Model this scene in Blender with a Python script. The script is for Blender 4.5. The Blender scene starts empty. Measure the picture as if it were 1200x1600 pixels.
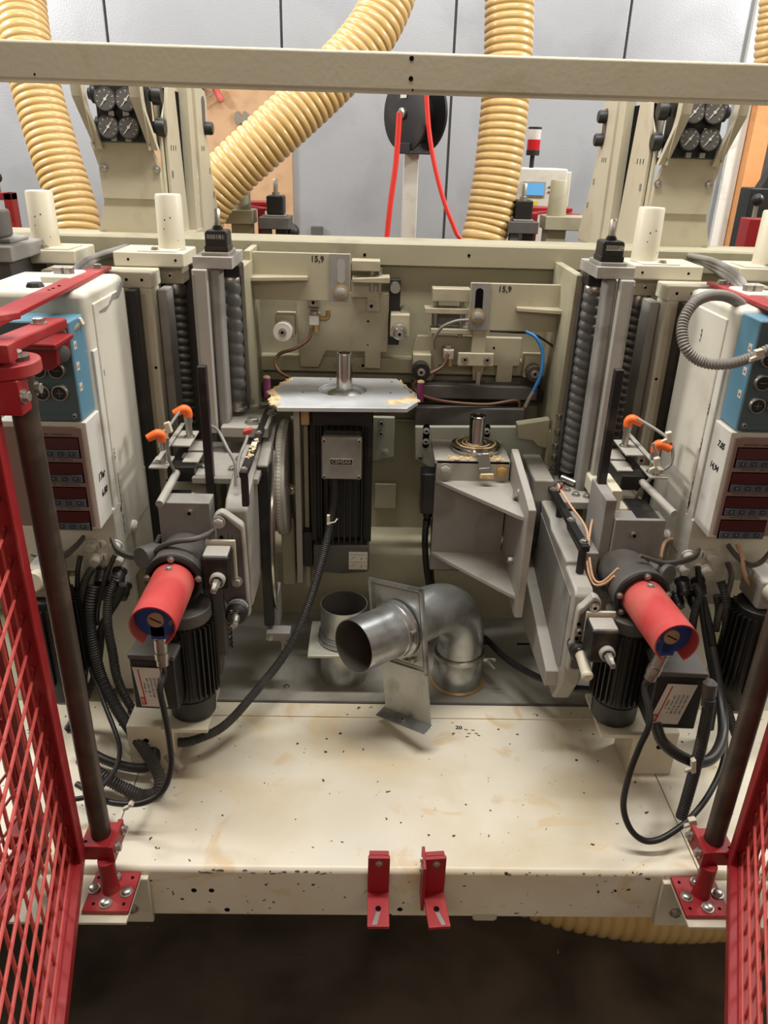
import bpy, math, random
from mathutils import Vector, Matrix
random.seed(7)
scene = bpy.context.scene
# ------------------------------------------------------------------ camera, world, lamps, exposure
CZ = 1.67; FPX = 1200.0
down = Vector((-74., -2550., -FPX)).normalized()
yv = Vector((-15., 0., -FPX)); yv.y = -(down.x*yv.x+down.z*yv.z)/down.y; yv.normalize()
up = -down; xv = yv.cross(up)
RM = Matrix((xv, yv, up))
cd = bpy.data.cameras.new('camera'); cam = bpy.data.objects.new('camera', cd)
scene.collection.objects.link(cam); scene.camera = cam
cam.matrix_world = Matrix.Translation((0, 0, CZ)) @ RM.to_4x4()
cd.sensor_fit = 'VERTICAL'; cd.sensor_height = 24.0; cd.lens = 24.0*FPX/1600.0
cd.clip_start = 0.05; cd.clip_end = 60
w = bpy.data.worlds.new('world'); scene.world = w; w.use_nodes = True
w.node_tree.nodes['Background'].inputs[0].default_value = (1.0, 0.86, 0.68, 1)
w.node_tree.nodes['Background'].inputs[1].default_value = 0.22
def lamp(name, loc, sx, sy, power, col, rot=(0, 0, 0)):
    l = bpy.data.lights.new(name, 'AREA'); l.shape = 'RECTANGLE'; l.size = sx; l.size_y = sy
    l.energy = power; l.color = col
    o = bpy.data.objects.new(name, l); o.location = loc; o.rotation_euler = rot
    scene.collection.objects.link(o); return o
lamp('ceiling_or_fill_lamp', (0.1, 1.50, 3.7), 2.6, 0.22, 108, (1.0, 0.965, 0.91))
lamp('ceiling_or_fill_lamp', (2.9, 2.55, 2.9), 0.35, 0.7, 80, (1.0, 0.97, 0.92), (0, math.radians(38), 0))
lamp('ceiling_or_fill_lamp', (-2.7, 2.55, 2.9), 0.35, 0.7, 80, (1.0, 0.97, 0.92), (0, math.radians(-38), 0))
lamp('ceiling_or_fill_lamp', (0.1, -2.4, 3.0), 3.6, 0.60, 36, (1.0, 0.87, 0.70), (math.radians(25), 0, 0))  # added soft fill behind the camera, brightens the front faces
lamp('ceiling_or_fill_lamp', (0.1, 3.45, 3.4), 5.5, 0.30, 64, (0.94, 0.97, 1.0))
vs = scene.view_settings; vs.view_transform = 'Standard'; vs.look = 'None'; vs.exposure = 0.0; vs.gamma = 1.0
try: vs.use_curve_mapping = False
except Exception: pass

def P(px, py, Y=None, Z=None):
    """measured picture point -> place in the room at a known depth or height"""
    r = RM @ Vector((px-600., 800.-py, -FPX))
    t = Y/r.y if Y is not None else (Z-CZ)/r.z
    return Vector((r.x*t, r.y*t, CZ+r.z*t))

# ------------------------------------------------------------------ materials
def srgb(c): return tuple(((x/255.)/12.92 if x/255. <= .04045 else ((x/255.+.055)/1.055)**2.4) for x in c)
MATS = {}
def mat(name, col, rough=.5, metal=0., dirt=None, dscale=9., damt=.5, var=.12, bump=.0, bscale=60., spec=.5, coat=0., specks=None, stain=None):
    m = bpy.data.materials.new(name); m.use_nodes = True; nt = m.node_tree; N = nt.nodes; L = nt.links
    b = N['Principled BSDF']; b.inputs['Roughness'].default_value = rough; b.inputs['Metallic'].default_value = metal
    b.inputs['Specular IOR Level'].default_value = spec; b.inputs['Coat Weight'].default_value = coat
    c = srgb(col); tc = N.new('ShaderNodeTexCoord')
    def noise(scale, detail=5., dist=0.):
        n = N.new('ShaderNodeTexNoise'); n.inputs['Scale'].default_value = scale; n.inputs['Detail'].default_value = detail
        n.inputs['Distortion'].default_value = dist; L.new(tc.outputs['Object'], n.inputs['Vector']); return n.outputs['Fac']
    def ramp(fac, a, bb):
        r = N.new('ShaderNodeMapRange'); r.inputs['From Min'].default_value = a; r.inputs['From Max'].default_value = bb
        L.new(fac, r.inputs['Value']); return r.outputs['Result']
    def mix(fac, ca, cb):
        x = N.new('ShaderNodeMix'); x.data_type = 'RGBA'
        if hasattr(fac, 'links'): L.new(fac, x.inputs['Factor'])
        else: x.inputs['Factor'].default_value = fac
        for s, v in ((6, ca), (7, cb)):
            if hasattr(v, 'links'): L.new(v, x.inputs[s])
            else: x.inputs[s].default_value = (*v, 1)
        return x.outputs[2]
    n1 = noise(dscale*.6)
    out = mix(ramp(n1, .3, .7), tuple(x*(1-var) for x in c), tuple(min(1, x*(1+var)) for x in c))
    if dirt:
        n2 = noise(dscale, 8., .4)
        f = ramp(n2, .62-.25*damt, .80-.1*damt); out = mix(f, out, srgb(dirt))
    if stain:
        n4 = noise(stain[1], 6., 1.6); out = mix(ramp(n4, stain[2], stain[2]+.07), out, srgb(stain[0]))
    if specks:
        n3 = noise(specks[1], 2.); out = mix(ramp(n3, specks[2], specks[2]+.02), out, srgb(specks[0]))
    L.new(out, b.inputs['Base Color'])
    if rough > .12:
        rr = N.new('ShaderNodeMapRange'); rr.inputs['To Min'].default_value = rough*.85; rr.inputs['To Max'].default_value = min(1, rough*1.2)
        L.new(n1, rr.inputs['Value']); L.new(rr.outputs['Result'], b.inputs['Roughness'])
    if bump:
        bn = N.new('ShaderNodeBump'); bn.inputs['Strength'].default_value = bump; bn.inputs['Distance'].default_value = .002
        L.new(noise(bscale, 3.), bn.inputs['Height']); L.new(bn.outputs['Normal'], b.inputs['Normal'])
    MATS[name] = m; return m
cream = mat('cream_paint', (180, 172, 150), .45, dirt=(164, 152, 128), damt=.2, var=.03, bump=.15, bscale=90)
cream2 = mat('cream_paint_greenish', (158, 152, 128), .5, dirt=(134, 126, 102), damt=.25, var=.04, bump=.15)
bedm = mat('worn_cream_bed_paint', (214, 207, 190), .38, dirt=(200, 186, 156), dscale=4.5, damt=.75, var=.06, bump=.25, bscale=40,
           specks=((58, 46, 34), 60, .705), stain=((206, 188, 156), 6.5, .60))
ivory = mat('ivory_paint', (202, 195, 175), .42, dirt=(188, 178, 152), damt=.3, var=.03, bump=.15)
white = mat('white_enclosure_paint', (214, 212, 203), .42, dirt=(178, 170, 150), damt=.25, var=.03)
cabm = mat('cabinet_paint', (208, 204, 190), .42, dirt=(188, 181, 162), damt=.3, var=.05)
grey = mat('grey_casting_paint', (138, 135, 130), .55, dirt=(100, 94, 84), damt=.45, var=.08, bump=.3)
lgrey = mat('light_grey_painted_steel', (160, 156, 148), .5, dirt=(134, 127, 114), damt=.35, var=.06, bump=.2)
dgrey = mat('dark_grey_paint', (84, 80, 77), .55, dirt=(62, 56, 50), damt=.4, var=.08, bump=.2)
pit = mat('dark_grey_pit_plate', (148, 145, 136), .42, dirt=(92, 88, 78), dscale=5, damt=.5, var=.12, bump=.2)
black = mat('black_plastic', (27, 26, 26), .45, dirt=(60, 54, 48), damt=.25, var=.15)
blackm = mat('black_steel', (38, 37, 37), .38, metal=.3, dirt=(92, 84, 70), damt=.35, var=.2, bump=.2)
hosem = mat('dark_ribbed_hose', (52, 50, 49), .55, dirt=(84, 78, 70), damt=.35)
rubber = mat('grey_bellows_rubber', (92, 91, 89), .5, dirt=(66, 60, 54), damt=.3, var=.1)
rubberd = mat('dark_bellows_rubber', (80, 74, 68), .5, dirt=(52, 44, 38), damt=.5, var=.15)
red = mat('red_powder_coat', (146, 24, 30), .45, dirt=(172, 84, 74), damt=.25, var=.07, bump=.08)
redw = mat('red_coated_wire', (184, 74, 68), .5, var=.06)
redcap = mat('dusty_red_cap', (182, 52, 50), .6, dirt=(192, 108, 96), dscale=7, damt=.85, var=.08)
pole = mat('brown_black_steel_tube', (72, 62, 55), .42, metal=.35, dirt=(104, 90, 76), dscale=14, damt=.5, var=.12)
chrome = mat('polished_steel', (186, 182, 176), .16, metal=1., dirt=(120, 108, 96), damt=.2, var=.06)
steel = mat('zinc_plated_steel', (178, 174, 166), .34, metal=.9, dirt=(120, 112, 100), damt=.3, var=.08)
galv = mat('galvanised_sheet', (184, 187, 186), .30, metal=.85, dirt=(128, 126, 118), dscale=14, damt=.6, var=.16, bump=.1, bscale=25)
ductin = mat('dull_duct_inside', (92, 86, 78), .6, metal=.5, dirt=(110, 76, 46), damt=.4)
alu = mat('bright_milled_aluminium', (206, 208, 210), .38, metal=.45, dirt=(168, 168, 170), dscale=7, damt=.5, var=.08)
wood = mat('stuck_wood_dust', (206, 184, 142), .8, dirt=(172, 140, 96), dscale=60, damt=.8, bump=.8, bscale=120)
purple = mat('purple_pin', (112, 34, 82), .5, dirt=(150, 80, 110), damt=.4)
orange = mat('orange_plug', (240, 108, 40), .45, var=.04)
blue = mat('blue_paint', (92, 138, 160), .42, dirt=(78, 118, 138), damt=.3, var=.04)
bluef = mat('grey_blue_front_plate', (76, 96, 102), .45, var=.05)
bluep = mat('dark_blue_plastic', (30, 62, 120), .4, var=.05)
mauve = mat('mauve_brown_bezel', (140, 114, 106), .5, var=.04)
redwin = mat('dark_red_filter_window', (74, 14, 18), .18, var=.12, coat=.3)
keyb = mat('blue_grey_keypad', (82, 86, 98), .5, var=.04)
keyd = mat('dark_key', (44, 50, 60), .5, var=.04)
ink = mat('black_ink', (22, 20, 20), .6, var=0)
inkw = mat('white_print', (205, 205, 200), .6, var=0)
inkr = mat('red_print', (178, 26, 34), .6, var=0)
paper = mat('white_label_paper', (206, 203, 192), .6, dirt=(178, 170, 150), damt=.3, var=.03)
hole = mat('deep_hole_black', (12, 11, 10), .9, spec=.1, var=0)
yellow = mat('pale_yellow_hose', (204, 171, 114), .3, dirt=(194, 158, 100), damt=.3, var=.05, coat=.25)
yellowr = mat('yellow_hose_rib', (226, 190, 116), .25, var=.04, coat=.5)
wallm = mat('brushed_metal_wall_sheet', (168, 170, 174), .42, metal=.45, dirt=(150, 151, 155), dscale=2.5, damt=.5, var=.05, bump=.25, bscale=140)
armp = mat('mid_cream_paint', (168, 160, 136), .5, dirt=(138, 128, 104), damt=.3, var=.04)
osb = mat('brown_particle_board', (186, 150, 114), .7, dirt=(170, 130, 92), dscale=16, damt=.5, var=.05, bump=.2)
timber = mat('orange_timber_post', (212, 148, 92), .55, dirt=(182, 116, 64), dscale=8, damt=.4)
floorm = mat('dark_stained_concrete', (96, 86, 76), .55, dirt=(58, 50, 43), dscale=5, damt=.85, var=.15, bump=.4, bscale=30,
             specks=((150, 140, 128), 34, .76))
redhose = mat('red_air_hose', (222, 58, 50), .35, var=.04)
bluehose = mat('blue_air_line', (40, 110, 170), .35, var=.04)
brownhose = mat('brown_air_line', (92, 62, 44), .35, var=.1)
greyc = mat('grey_cable', (128, 124, 118), .5, var=.06)
peach = mat('peach_cable', (206, 164, 130), .5, var=.04)
greymark = mat('bare_metal_scratch', (130, 124, 122), .4, metal=.6, var=.12)
redlens = mat('red_beacon_lens', (190, 26, 40), .2, var=.05, coat=.4)
clearlens = mat('milky_beacon_lens', (214, 208, 204), .25, var=.03, coat=.4)
screenm = bpy.data.materials.new('blue_screen'); screenm.use_nodes = True
_b = screenm.node_tree.nodes['Principled BSDF']; _b.inputs['Base Color'].default_value = (.05, .2, .4, 1)
_b.inputs['Emission Color'].default_value = (.14, .42, .72, 1); _b.inputs['Emission Strength'].default_value = .6
tan = mat('faded_amber_bolt', (176, 146, 96), .4, metal=.3, dirt=(120, 96, 60), damt=.3)

# ------------------------------------------------------------------ geometry helpers
def perp(d):
    d = d.normalized(); a = Vector((0, 0, 1)) if abs(d.z) < .9 else Vector((1, 0, 0))
    u = d.cross(a).normalized(); return u, d.cross(u).normalized()
def smooth_path(pts, sub=6):
    pts = [Vector(p) for p in pts]; out = []
    if len(pts) < 3: return [pts[0].lerp(pts[-1], i/8) for i in range(9)]
    q = [pts[0]*2-pts[1]]+pts+[pts[-1]*2-pts[-2]]
    for i in range(1, len(q)-2):
        for k in range(sub):
            t = k/sub; a, b, c, d = q[i-1], q[i], q[i+1], q[i+2]
            out.append(.5*((2*b)+(-a+c)*t+(2*a-5*b+4*c-d)*t*t+(-a+3*b-3*c+d)*t**3))
    out.append(pts[-1]); return out
def resample(pts, step):
    out = [pts[0].copy()]; acc = 0.
    for a, b in zip(pts, pts[1:]):
        l = (b-a).length
        if l < 1e-9: continue
        while acc+l >= step:
            t = (step-acc)/l; a = a.lerp(b, t); out.append(a.copy()); l = (b-a).length; acc = 0.
            if l < 1e-9: break
        acc += l
    return out
class MB:
    def __init__(s): s.v = []; s.f = []; s.mi = []; s.mats = []; s.cur = 0
    def use(s, m):
        if m not in s.mats: s.mats.append(m)
        s.cur = s.mats.index(m); return s
    def add(s, vs, fs):
        o = len(s.v); s.v += [Vector(v) for v in vs]
        for f in fs: s.f.append([i+o for i in f]); s.mi.append(s.cur)
        return s
    def box(s, x0, x1, y0, y1, z0, z1, rz=0., piv=None):
        vs = [Vector((x, y, z)) for z in (z0, z1) for y in (y0, y1) for x in (x0, x1)]
        if rz:
            p = Vector(piv) if piv else Vector(((x0+x1)/2, (y0+y1)/2, 0)); R = Matrix.Rotation(rz, 3, 'Z')
            vs = [R @ (v-p)+p for v in vs]
        return s.add(vs, [(0, 2, 3, 1), (4, 5, 7, 6), (0, 1, 5, 4), (2, 6, 7, 3), (0, 4, 6, 2), (1, 3, 7, 5)])
    def obox(s, c, ax, ay, az):
        """box about centre c with half-axis vectors"""
        c = Vector(c); vs = [c+ax*i+ay*j+az*k for k in (-1, 1) for j in (-1, 1) for i in (-1, 1)]
        fs = [(0, 2, 3, 1), (4, 5, 7, 6), (0, 1, 5, 4), (2, 6, 7, 3), (0, 4, 6, 2), (1, 3, 7, 5)]
        if ax.cross(ay).dot(az) < 0: fs = [f[::-1] for f in fs]
        return s.add(vs, fs)
    def beam(s, p0, p1, wdt, hgt, upv=(0, 0, 1)):
        p0 = Vector(p0); p1 = Vector(p1); d = (p1-p0); u = Vector(upv); n = d.cross(u).normalized(); u = n.cross(d).normalized()
        return s.obox((p0+p1)/2, d/2, n*wdt/2, u*hgt/2)
    def prism(s, pts, axis, a, b):
        n = len(pts)
        def mk(p, t):
            return {'x': (t, p[0], p[1]), 'y': (p[0], t, p[1]), 'z': (p[0], p[1], t)}[axis]
        vs = [mk(p, a) for p in pts]+[mk(p, b) for p in pts]
        area = sum(pts[i][0]*pts[(i+1) % n][1]-pts[(i+1) % n][0]*pts[i][1] for i in range(n))
        flip = (area > 0) == (b > a)
        if axis == 'y': flip = not flip
        fs = [tuple(range(n))[::-1], tuple(range(n, 2*n))]+[(i, (i+1) % n, (i+1) % n+n, i+n) for i in range(n)]
        if not flip: fs = [f[::-1] for f in fs]
        return s.add(vs, fs)
    def cyl(s, p0, p1, r0, r1=None, n=20, caps=True):
        p0 = Vector(p0); p1 = Vector(p1); r1 = r0 if r1 is None else r1; u, v = perp(p1-p0); vs = []
        for p, r in ((p0, r0), (p1, r1)):
            for i in range(n):
                a = 2*math.pi*i/n; vs.append(p+u*math.cos(a)*r+v*math.sin(a)*r)
        fs = [(i, (i+1) % n, (i+1) % n+n, i+n) for i in range(n)]
        if caps: fs += [tuple(range(n))[::-1], tuple(range(n, 2*n))]
        return s.add(vs, fs)
    def lathe(s, p0, d, prof, n=24, caps=True, phase=0.):
        p0 = Vector(p0); d = Vector(d).normalized(); u, v = perp(d); vs = []
        for r, h in prof:
            for i in range(n):
                a = 2*math.pi*i/n+phase; vs.append(p0+d*h+u*math.cos(a)*r+v*math.sin(a)*r)
        fs = []
        for k in range(len(prof)-1):
            for i in range(n): fs.append((k*n+i, k*n+(i+1) % n, (k+1)*n+(i+1) % n, (k+1)*n+i))
        if caps: fs += [tuple(range(n))[::-1], tuple(range((len(prof)-1)*n, len(prof)*n))]
        return s.add(vs, fs)
    def pipe(s, p0, p1, R, r, n=32):
        h = (Vector(p1)-Vector(p0)).length
        return s.lathe(p0, Vector(p1)-Vector(p0), [(r, 0), (R, 0), (R, h), (r, h), (r, 0)], n, caps=False)
    def tube(s, path, r, n=10, rf=None, caps=True):
        path = [Vector(p) for p in path]; m = len(path); t = (path[1]-path[0]).normalized(); u, _ = perp(t); vs = []; L = 0.
        for k, p in enumerate(path):
            t = (path[min(k+1, m-1)]-path[max(k-1, 0)]).normalized(); u = (u-t*u.dot(t)).normalized(); v = t.cross(u)
            if k: L += (p-path[k-1]).length
            rr = rf(L) if rf else r
            for i in range(n):
                a = 2*math.pi*i/n; vs.append(p+u*math.cos(a)*rr+v*math.sin(a)*rr)
        fs = [(k*n+i, k*n+(i+1) % n, (k+1)*n+(i+1) % n, (k+1)*n+i) for k in range(m-1) for i in range(n)]
        if caps: fs += [tuple(range(n))[::-1], tuple(range((m-1)*n, m*n))]
        return s.add(vs, fs)
    def ball(s, c, r, sz=1., n=14):
        k = 8; prof = [(max(1e-4, r*math.sin(math.pi*i/k)), -r*sz*math.cos(math.pi*i/k)) for i in range(k+1)]
        return s.lathe(c, (0, 0, 1), prof, n)
    def build(s, name, m=None, parent=None, bev=0., ang=38., label=None, seg=2):
        if m is not None and not s.mats: s.mats = [m]
        if parent is not None: o0 = Vector(parent['wloc'])
        else:
            xs = [v.x for v in s.v]; ys = [v.y for v in s.v]; zs = [v.z for v in s.v]
            o0 = Vector(((min(xs)+max(xs))/2, (min(ys)+max(ys))/2, min(zs)))
        me = bpy.data.meshes.new(name); me.from_pydata([v-o0 for v in s.v], [], s.f)
        for mm in s.mats: me.materials.append(mm)
        if len(s.mats) > 1:
            for p, i in zip(me.polygons, s.mi): p.material_index = i
        for p in me.polygons: p.use_smooth = True
        me.set_sharp_from_angle(angle=math.radians(ang)); me.update()
        o = bpy.data.objects.new(name, me); scene.collection.objects.link(o)
        if parent is not None:
            o.parent = parent; o['wloc'] = parent['wloc']
        else: o.location = o0; o['wloc'] = list(o0)
        if bev:
            b = o.modifiers.new('bevel', 'BEVEL'); b.width = bev; b.segments = seg; b.limit_method = 'ANGLE'; b.angle_limit = math.radians(40)
            b.harden_normals = True
        if label: o['label'] = label
        return o
def thing(name, loc, label, cat, group=None):
    o = bpy.data.objects.new(name, None); scene.collection.objects.link(o); o.location = loc; o.empty_display_size = .05
    o['wloc'] = list(loc); o['label'] = label; o['category'] = cat
    if group: o['group'] = group
    return o
def tag(o, label, cat, group=None):
    o['label'] = label; o['category'] = cat
    if group: o['group'] = group
    return o
def struct(o): o['kind'] = 'structure'; return o
def box(name, m, parent, x0, x1, y0, y1, z0, z1, bev=.0015, **k):
    return MB().box(min(x0, x1), max(x0, x1), y0, y1, z0, z1, **k).build(name, m, parent, bev)
_shared = {}
def place(kind, name, parent, p, d, mk, m, label=None):
    """one piece of a repeated kind: shares its mesh, points along d"""
    key = (kind, m.name)
    if key not in _shared:
        b = MB(); mk(b); me = bpy.data.meshes.new(kind); me.from_pydata(b.v, [], b.f)
        me.materials.append(m)
        for mm in b.mats:
            if mm is not m: me.materials.append(mm)
        if len(b.mats) > 1:
            for pl, i in zip(me.polygons, b.mi): pl.material_index = i
        for pl in me.polygons: pl.use_smooth = True
        me.set_sharp_from_angle(angle=math.radians(38)); _shared[key] = me
    o = bpy.data.objects.new(name, _shared[key]); scene.collection.objects.link(o)
    q = Vector((0, 0, 1)).rotation_difference(Vector(d))
    o.rotation_mode = 'QUATERNION'; o.rotation_quaternion = q
    if parent is not None: o.parent = parent; o.location = Vector(p)-Vector(parent['wloc'])
    else: o.location = p
    o['wloc'] = list(p)
    if label: o['label'] = label
    return o
def bolt(parent, p, d=(0, 0, 1), r=.008, h=.006, m=None, name='bolt', label=None):
    m = m or steel
    def mk(b):
        b.lathe((0, 0, 0), (0, 0, 1), [(r*1.35, 0), (r*1.35, h*.25)], 18)
        b.lathe((0, 0, 0), (0, 0, 1), [(r, h*.25), (r, h*.9), (r*.85, h)], 6)
    return place('bolt%.4f_%.4f' % (r, h), name, parent, p, d, mk, m, label)
def capscrew(parent, p, d=(0, -1, 0), r=.007, h=.006, m=None):
    m = m or steel
    def mk(b):
        b.use(m).lathe((0, 0, 0), (0, 0, 1), [(r*1.4, 0), (r*1.4, h*.2), (r, h*.2), (r, h), (r*.55, h), (r*.5, h*.4)], 18)
        b.use(hole).lathe((0, 0, 0), (0, 0, 1), [(r*.52, h*.42), (r*.5, h*.7)], 6)
    return place('capscrew%.4f' % r, 'screw', parent, p, d, mk, m)
def dothole(parent, p, d=(0, -1, 0), r=.004, name='drilled_hole'):
    def mk(b): b.lathe((0, 0, -.0015), (0, 0, 1), [(r, 0), (r, .0019)], 14)
    return place('hole%.4f' % r, name, parent, p, d, mk, hole)
def text(s, size, p, right, upv, m, parent, name='lettering', shear=0., ext=.0003, bold=0.):
    cu = bpy.data.curves.new('txt', 'FONT'); cu.body = s; cu.size = size; cu.align_x = 'CENTER'; cu.align_y = 'CENTER'
    cu.extrude = ext; cu.shear = shear; cu.resolution_u = 2; cu.offset = bold
    t = bpy.data.objects.new('txt', cu); scene.collection.objects.link(t)
    dg = bpy.context.evaluated_depsgraph_get(); me = bpy.data.meshes.new_from_object(t.evaluated_get(dg))
    bpy.data.objects.remove(t); r = Vector(right).normalized(); u = Vector(upv); u = (u-r*u.dot(r)).normalized(); n = r.cross(u)
    M = Matrix((r, u, n)).transposed().to_4x4(); o0 = Vector(parent['wloc'])
    me.transform(Matrix.Translation(Vector(p)-o0) @ M); me.materials.clear(); me.materials.append(m)
    o = bpy.data.objects.new(name, me); scene.collection.objects.link(o); o.parent = parent; o['wloc'] = parent['wloc']; return o
def cable(name, pts, r, m, label, cat='cable', ribbed=None, group=None, n=10):
    pa = smooth_path(pts); b = MB()
    if ribbed:
        pa = resample(pa, ribbed/4.); b.tube(pa, r, n, rf=lambda L: r*(1+.10*math.sin(2*math.pi*L/ribbed)))
    else: b.tube(pa, r, n)
    return tag(b.build(name, m), label, cat, group)
def PP(*a): return [P(x, y, Y=Y) for x, y, Y in a]
XC = .09

# ================================================================== setting
f = struct(MB().box(-3.5, 4.5, -1.5, 6.5, -.1, 0).build('floor', floorm))
WY = 4.3
wb = bpy.data.objects.new('wall_back', None); scene.collection.objects.link(wb); wb.location = (0, WY, 0); wb['wloc'] = [0, WY, 0]; wb['kind'] = 'structure'
seams = [-2.95, -2.12, -1.285, -.455, .375, 1.205, 1.86]
for a, b_ in zip(seams, seams[1:]):
    MB().box(a+.006, b_-.006, WY, WY+.04, 0, 3.3).build('wall_panel', wallm, wb, bev=.004)
    if b_ < 1.8: MB().box(b_-.012, b_+.012, WY+.022, WY+.05, 0, 3.3).build('seam_strip', dgrey, wb)
for (sx, zz) in ((.375-.03, 1.95), (.375-.03, 1.5), (-1.285-.03, 2.1)):
    MB().box(sx-.004, sx+.004, WY-.006, WY, 0, 3.3) if False else None
MB().box(1.79, 1.86, WY-.03, WY, 0, 3.0).build('trim_1', white)['kind'] = 'structure'
tw = MB().box(1.865, 1.955, WY-.09, WY+.05, 0, 3.0).build('trim_2', timber, bev=.004); struct(tw)
struct(MB().box(1.958, 4.4, WY+.30, WY+.36, 0, 3.3).build('wall_right', dgrey))
ob = tag(MB().box(P(318, 200, Y=WY-.02).x-.35, P(457, 260, Y=WY-.02).x, WY-.025, WY-.001, .9, 2.02).build('tool_board', osb, bev=.002),
         'brown particle board tool panel on the metal wall behind the thick slanting hose', 'board')

# ================================================================== machine frame
mf = thing('machine_frame', (XC, 1.6, 0), 'wide cream painted machine frame with worn front table and grey back panel', 'machine')
BT = .42
# bed plates (three, with dark gaps) with rounded front edge and skirt
def bedplate(x0, x1, y1):
    r = .012; prof = [(1.04, .295), (1.04, BT-r)]
    for i in range(1, 7):
        a = math.pi/2*i/6; prof.append((1.04+r-r*math.cos(a), BT-r+r*math.sin(a)))
    prof += [(y1, BT), (y1, BT-.012), (1.052, BT-.012), (1.052, .295)]
    return MB().prism(prof, 'x', x0, x1)
for k, (x0, x1) in enumerate(((-1.7, -.4305), (-.4275, .6135), (.6165, 1.9))):
    pass
bedplate(-.49, .655, 1.525).build('bed_plate', bedm, mf)
bedplate(-1.7, -.4925, 1.525).build('bed_plate', bedm, mf)
bedplate(.6575, 1.9, 1.525).build('bed_plate', bedm, mf)
MB().box(-1.6, 1.8, 1.055, 1.52, BT-.03, BT-.0125).build('bed_support', cream2, mf)
MB().box(-.49, .655, 1.478, 1.526, BT, BT+.004).build('raised_strip', bedm, mf, bev=.0015)
MB().box(-1.6, 1.8, 1.53, 2.1, 0, BT-.012).build('pedestal', cream2, mf)
for x, z in ((-.323, .3615), (-.289, .3615), (-.262, .307), (.079, .312), (.141, .395)):
    dothole(mf, (x, 1.0402, z), r=.0055)
MB().prism([(.225, .287), (.23, .282), (.268, .282), (.273, .287), (.273, .30), (.225, .30)], 'y', 1.0395, 1.046).build('skirt_tab', cream, mf)
# pit
MB().prism([(-.409, 1.53), (.595, 1.53), (.595, 1.95), (-.409, 1.95)], 'z', BT-.012, BT-.004).build('pit_plate', pit, mf)
MB().box(-.409, .595, 1.527, 1.533, BT-.012, BT+.006).build('pit_plate_lip', dgrey, mf, bev=.001)
for x, y in ((.565, 1.548), (-.385, 1.548), (-.2, 1.60)): bolt(mf, (x, y, BT-.004), r=.006, h=.004)
for x in (.32, .47): MB().box(x-.04, x+.04, 1.80, 1.808, BT-.006, BT-.0035).build('slot', hole, mf)
# back panel with ledge and rail
BX0, BX1 = -1.6, 1.8
MB().prism([(1.95, .41), (1.95, .60), (1.955, .615), (2.10, .632), (2.10, .41)], 'x', BX0, BX1).build('ledge', cream2, mf)
MB().box(BX0, BX1, 2.10, 2.12, .60, 1.44).build('back_panel', cream2, mf)
MB().prism([(2.08, 1.40), (2.08, 1.452), (2.085, 1.458), (2.20, 1.458), (2.20, 1.40)], 'x', BX0, BX1).build('top_rail', cream2, mf, bev=.002)
MB().box(-.30, .50, 2.094, 2.101, 1.40, 1.44).build('panel_step', cream2, mf)
MB().box(-.02, .47, 2.075, 2.10, 1.035, 1.045).build('panel_rib', cream2, mf, bev=.001)
MB().box(-.02, .47, 2.08, 2.10, .975, .982).build('panel_rib', cream2, mf, bev=.001)
MB().box(-.30, .50, 2.03, 2.10, 1.055, 1.085).build('dark_slide_way', blackm, mf, bev=.002)
MB().box(.112, .45, 2.0, 2.06, 1.07, 1.105).build('slide_cover', dgrey, mf, bev=.002)
MB().box(.125, .42, 1.985, 2.03, .995, 1.05).build('slide_cover', dgrey, mf, bev=.004)
MB().box(.02, .085, 2.085, 2.101, .70, .78).build('access_cover', cream2, mf, bev=.003)
MB().box(-.3, .5, 2.062, 2.1, 1.12, 1.16).build('slide_way', cream2, mf, bev=.002)
for x in (-.14, -.09, -.02, .02): capscrew(mf, (x, 2.062, 1.14), r=.008, m=cream2)
for x, z in ((-.02, 1.425), (.25, 1.43)): dothole(mf, (x, 2.0795, z), r=.004)
for z in (1.34, 1.27, 1.26): dothole(mf, (.06, 2.0995, z), r=.003)
# inner side frames with the ribbed plates
def sideframe(s):
    x0 = XC+s*.405; x1 = XC+s*.385
    m = MB().prism([(1.88, .90), (1.84, 1.42), (2.08, 1.42), (2.08, .55), (1.90, .55)], 'x', min(x0, x1), max(x0, x1)); m.build('side_frame', cream2, mf, bev=.002)
for s in (-1, 1): sideframe(s)
MB().box(.468, .497, 1.90, 1.99, .86, 1.02).build('clamp_lug', cream2, mf, bev=.004)
MB().prism([(.385, 1.035), (.47, 1.05), (.47, .97), (.445, .975), (.43, .99), (.39, .995)], 'y', 1.90, 1.93).build('clamp_lug', cream2, mf, bev=.003)
for z, y in ((1.07, 1.87), (1.03, 1.865), (.99, 1.87), (.96, 1.865), (.93, 1.86)): bolt(mf, (.488, y, z), (-1, -.6, 0), r=.009, h=.012)
# motor side foot blocks at the pit corners
for s in (-1, 1):
    x0, x1 = XC+s*.505, XC+s*.575
    box('foot_block', ivory, mf, x0, x1, 1.50, 1.60, BT, BT+.035, .008)
    bolt(mf, ((x0+x1)/2-s*.005, 1.53, BT+.035), r=.012, h=.012)
    box('support_block', ivory, mf, XC+s*.50, XC+s*.60, 1.30, 1.40, BT, BT+.12, .003)
    dothole(mf, (XC+s*.56, 1.2998, .50), r=.006)
    box('rear_guard', cream2, mf, XC+s*.66, XC+s*.86, 1.62, 1.68, .42, .86, .004)
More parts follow.
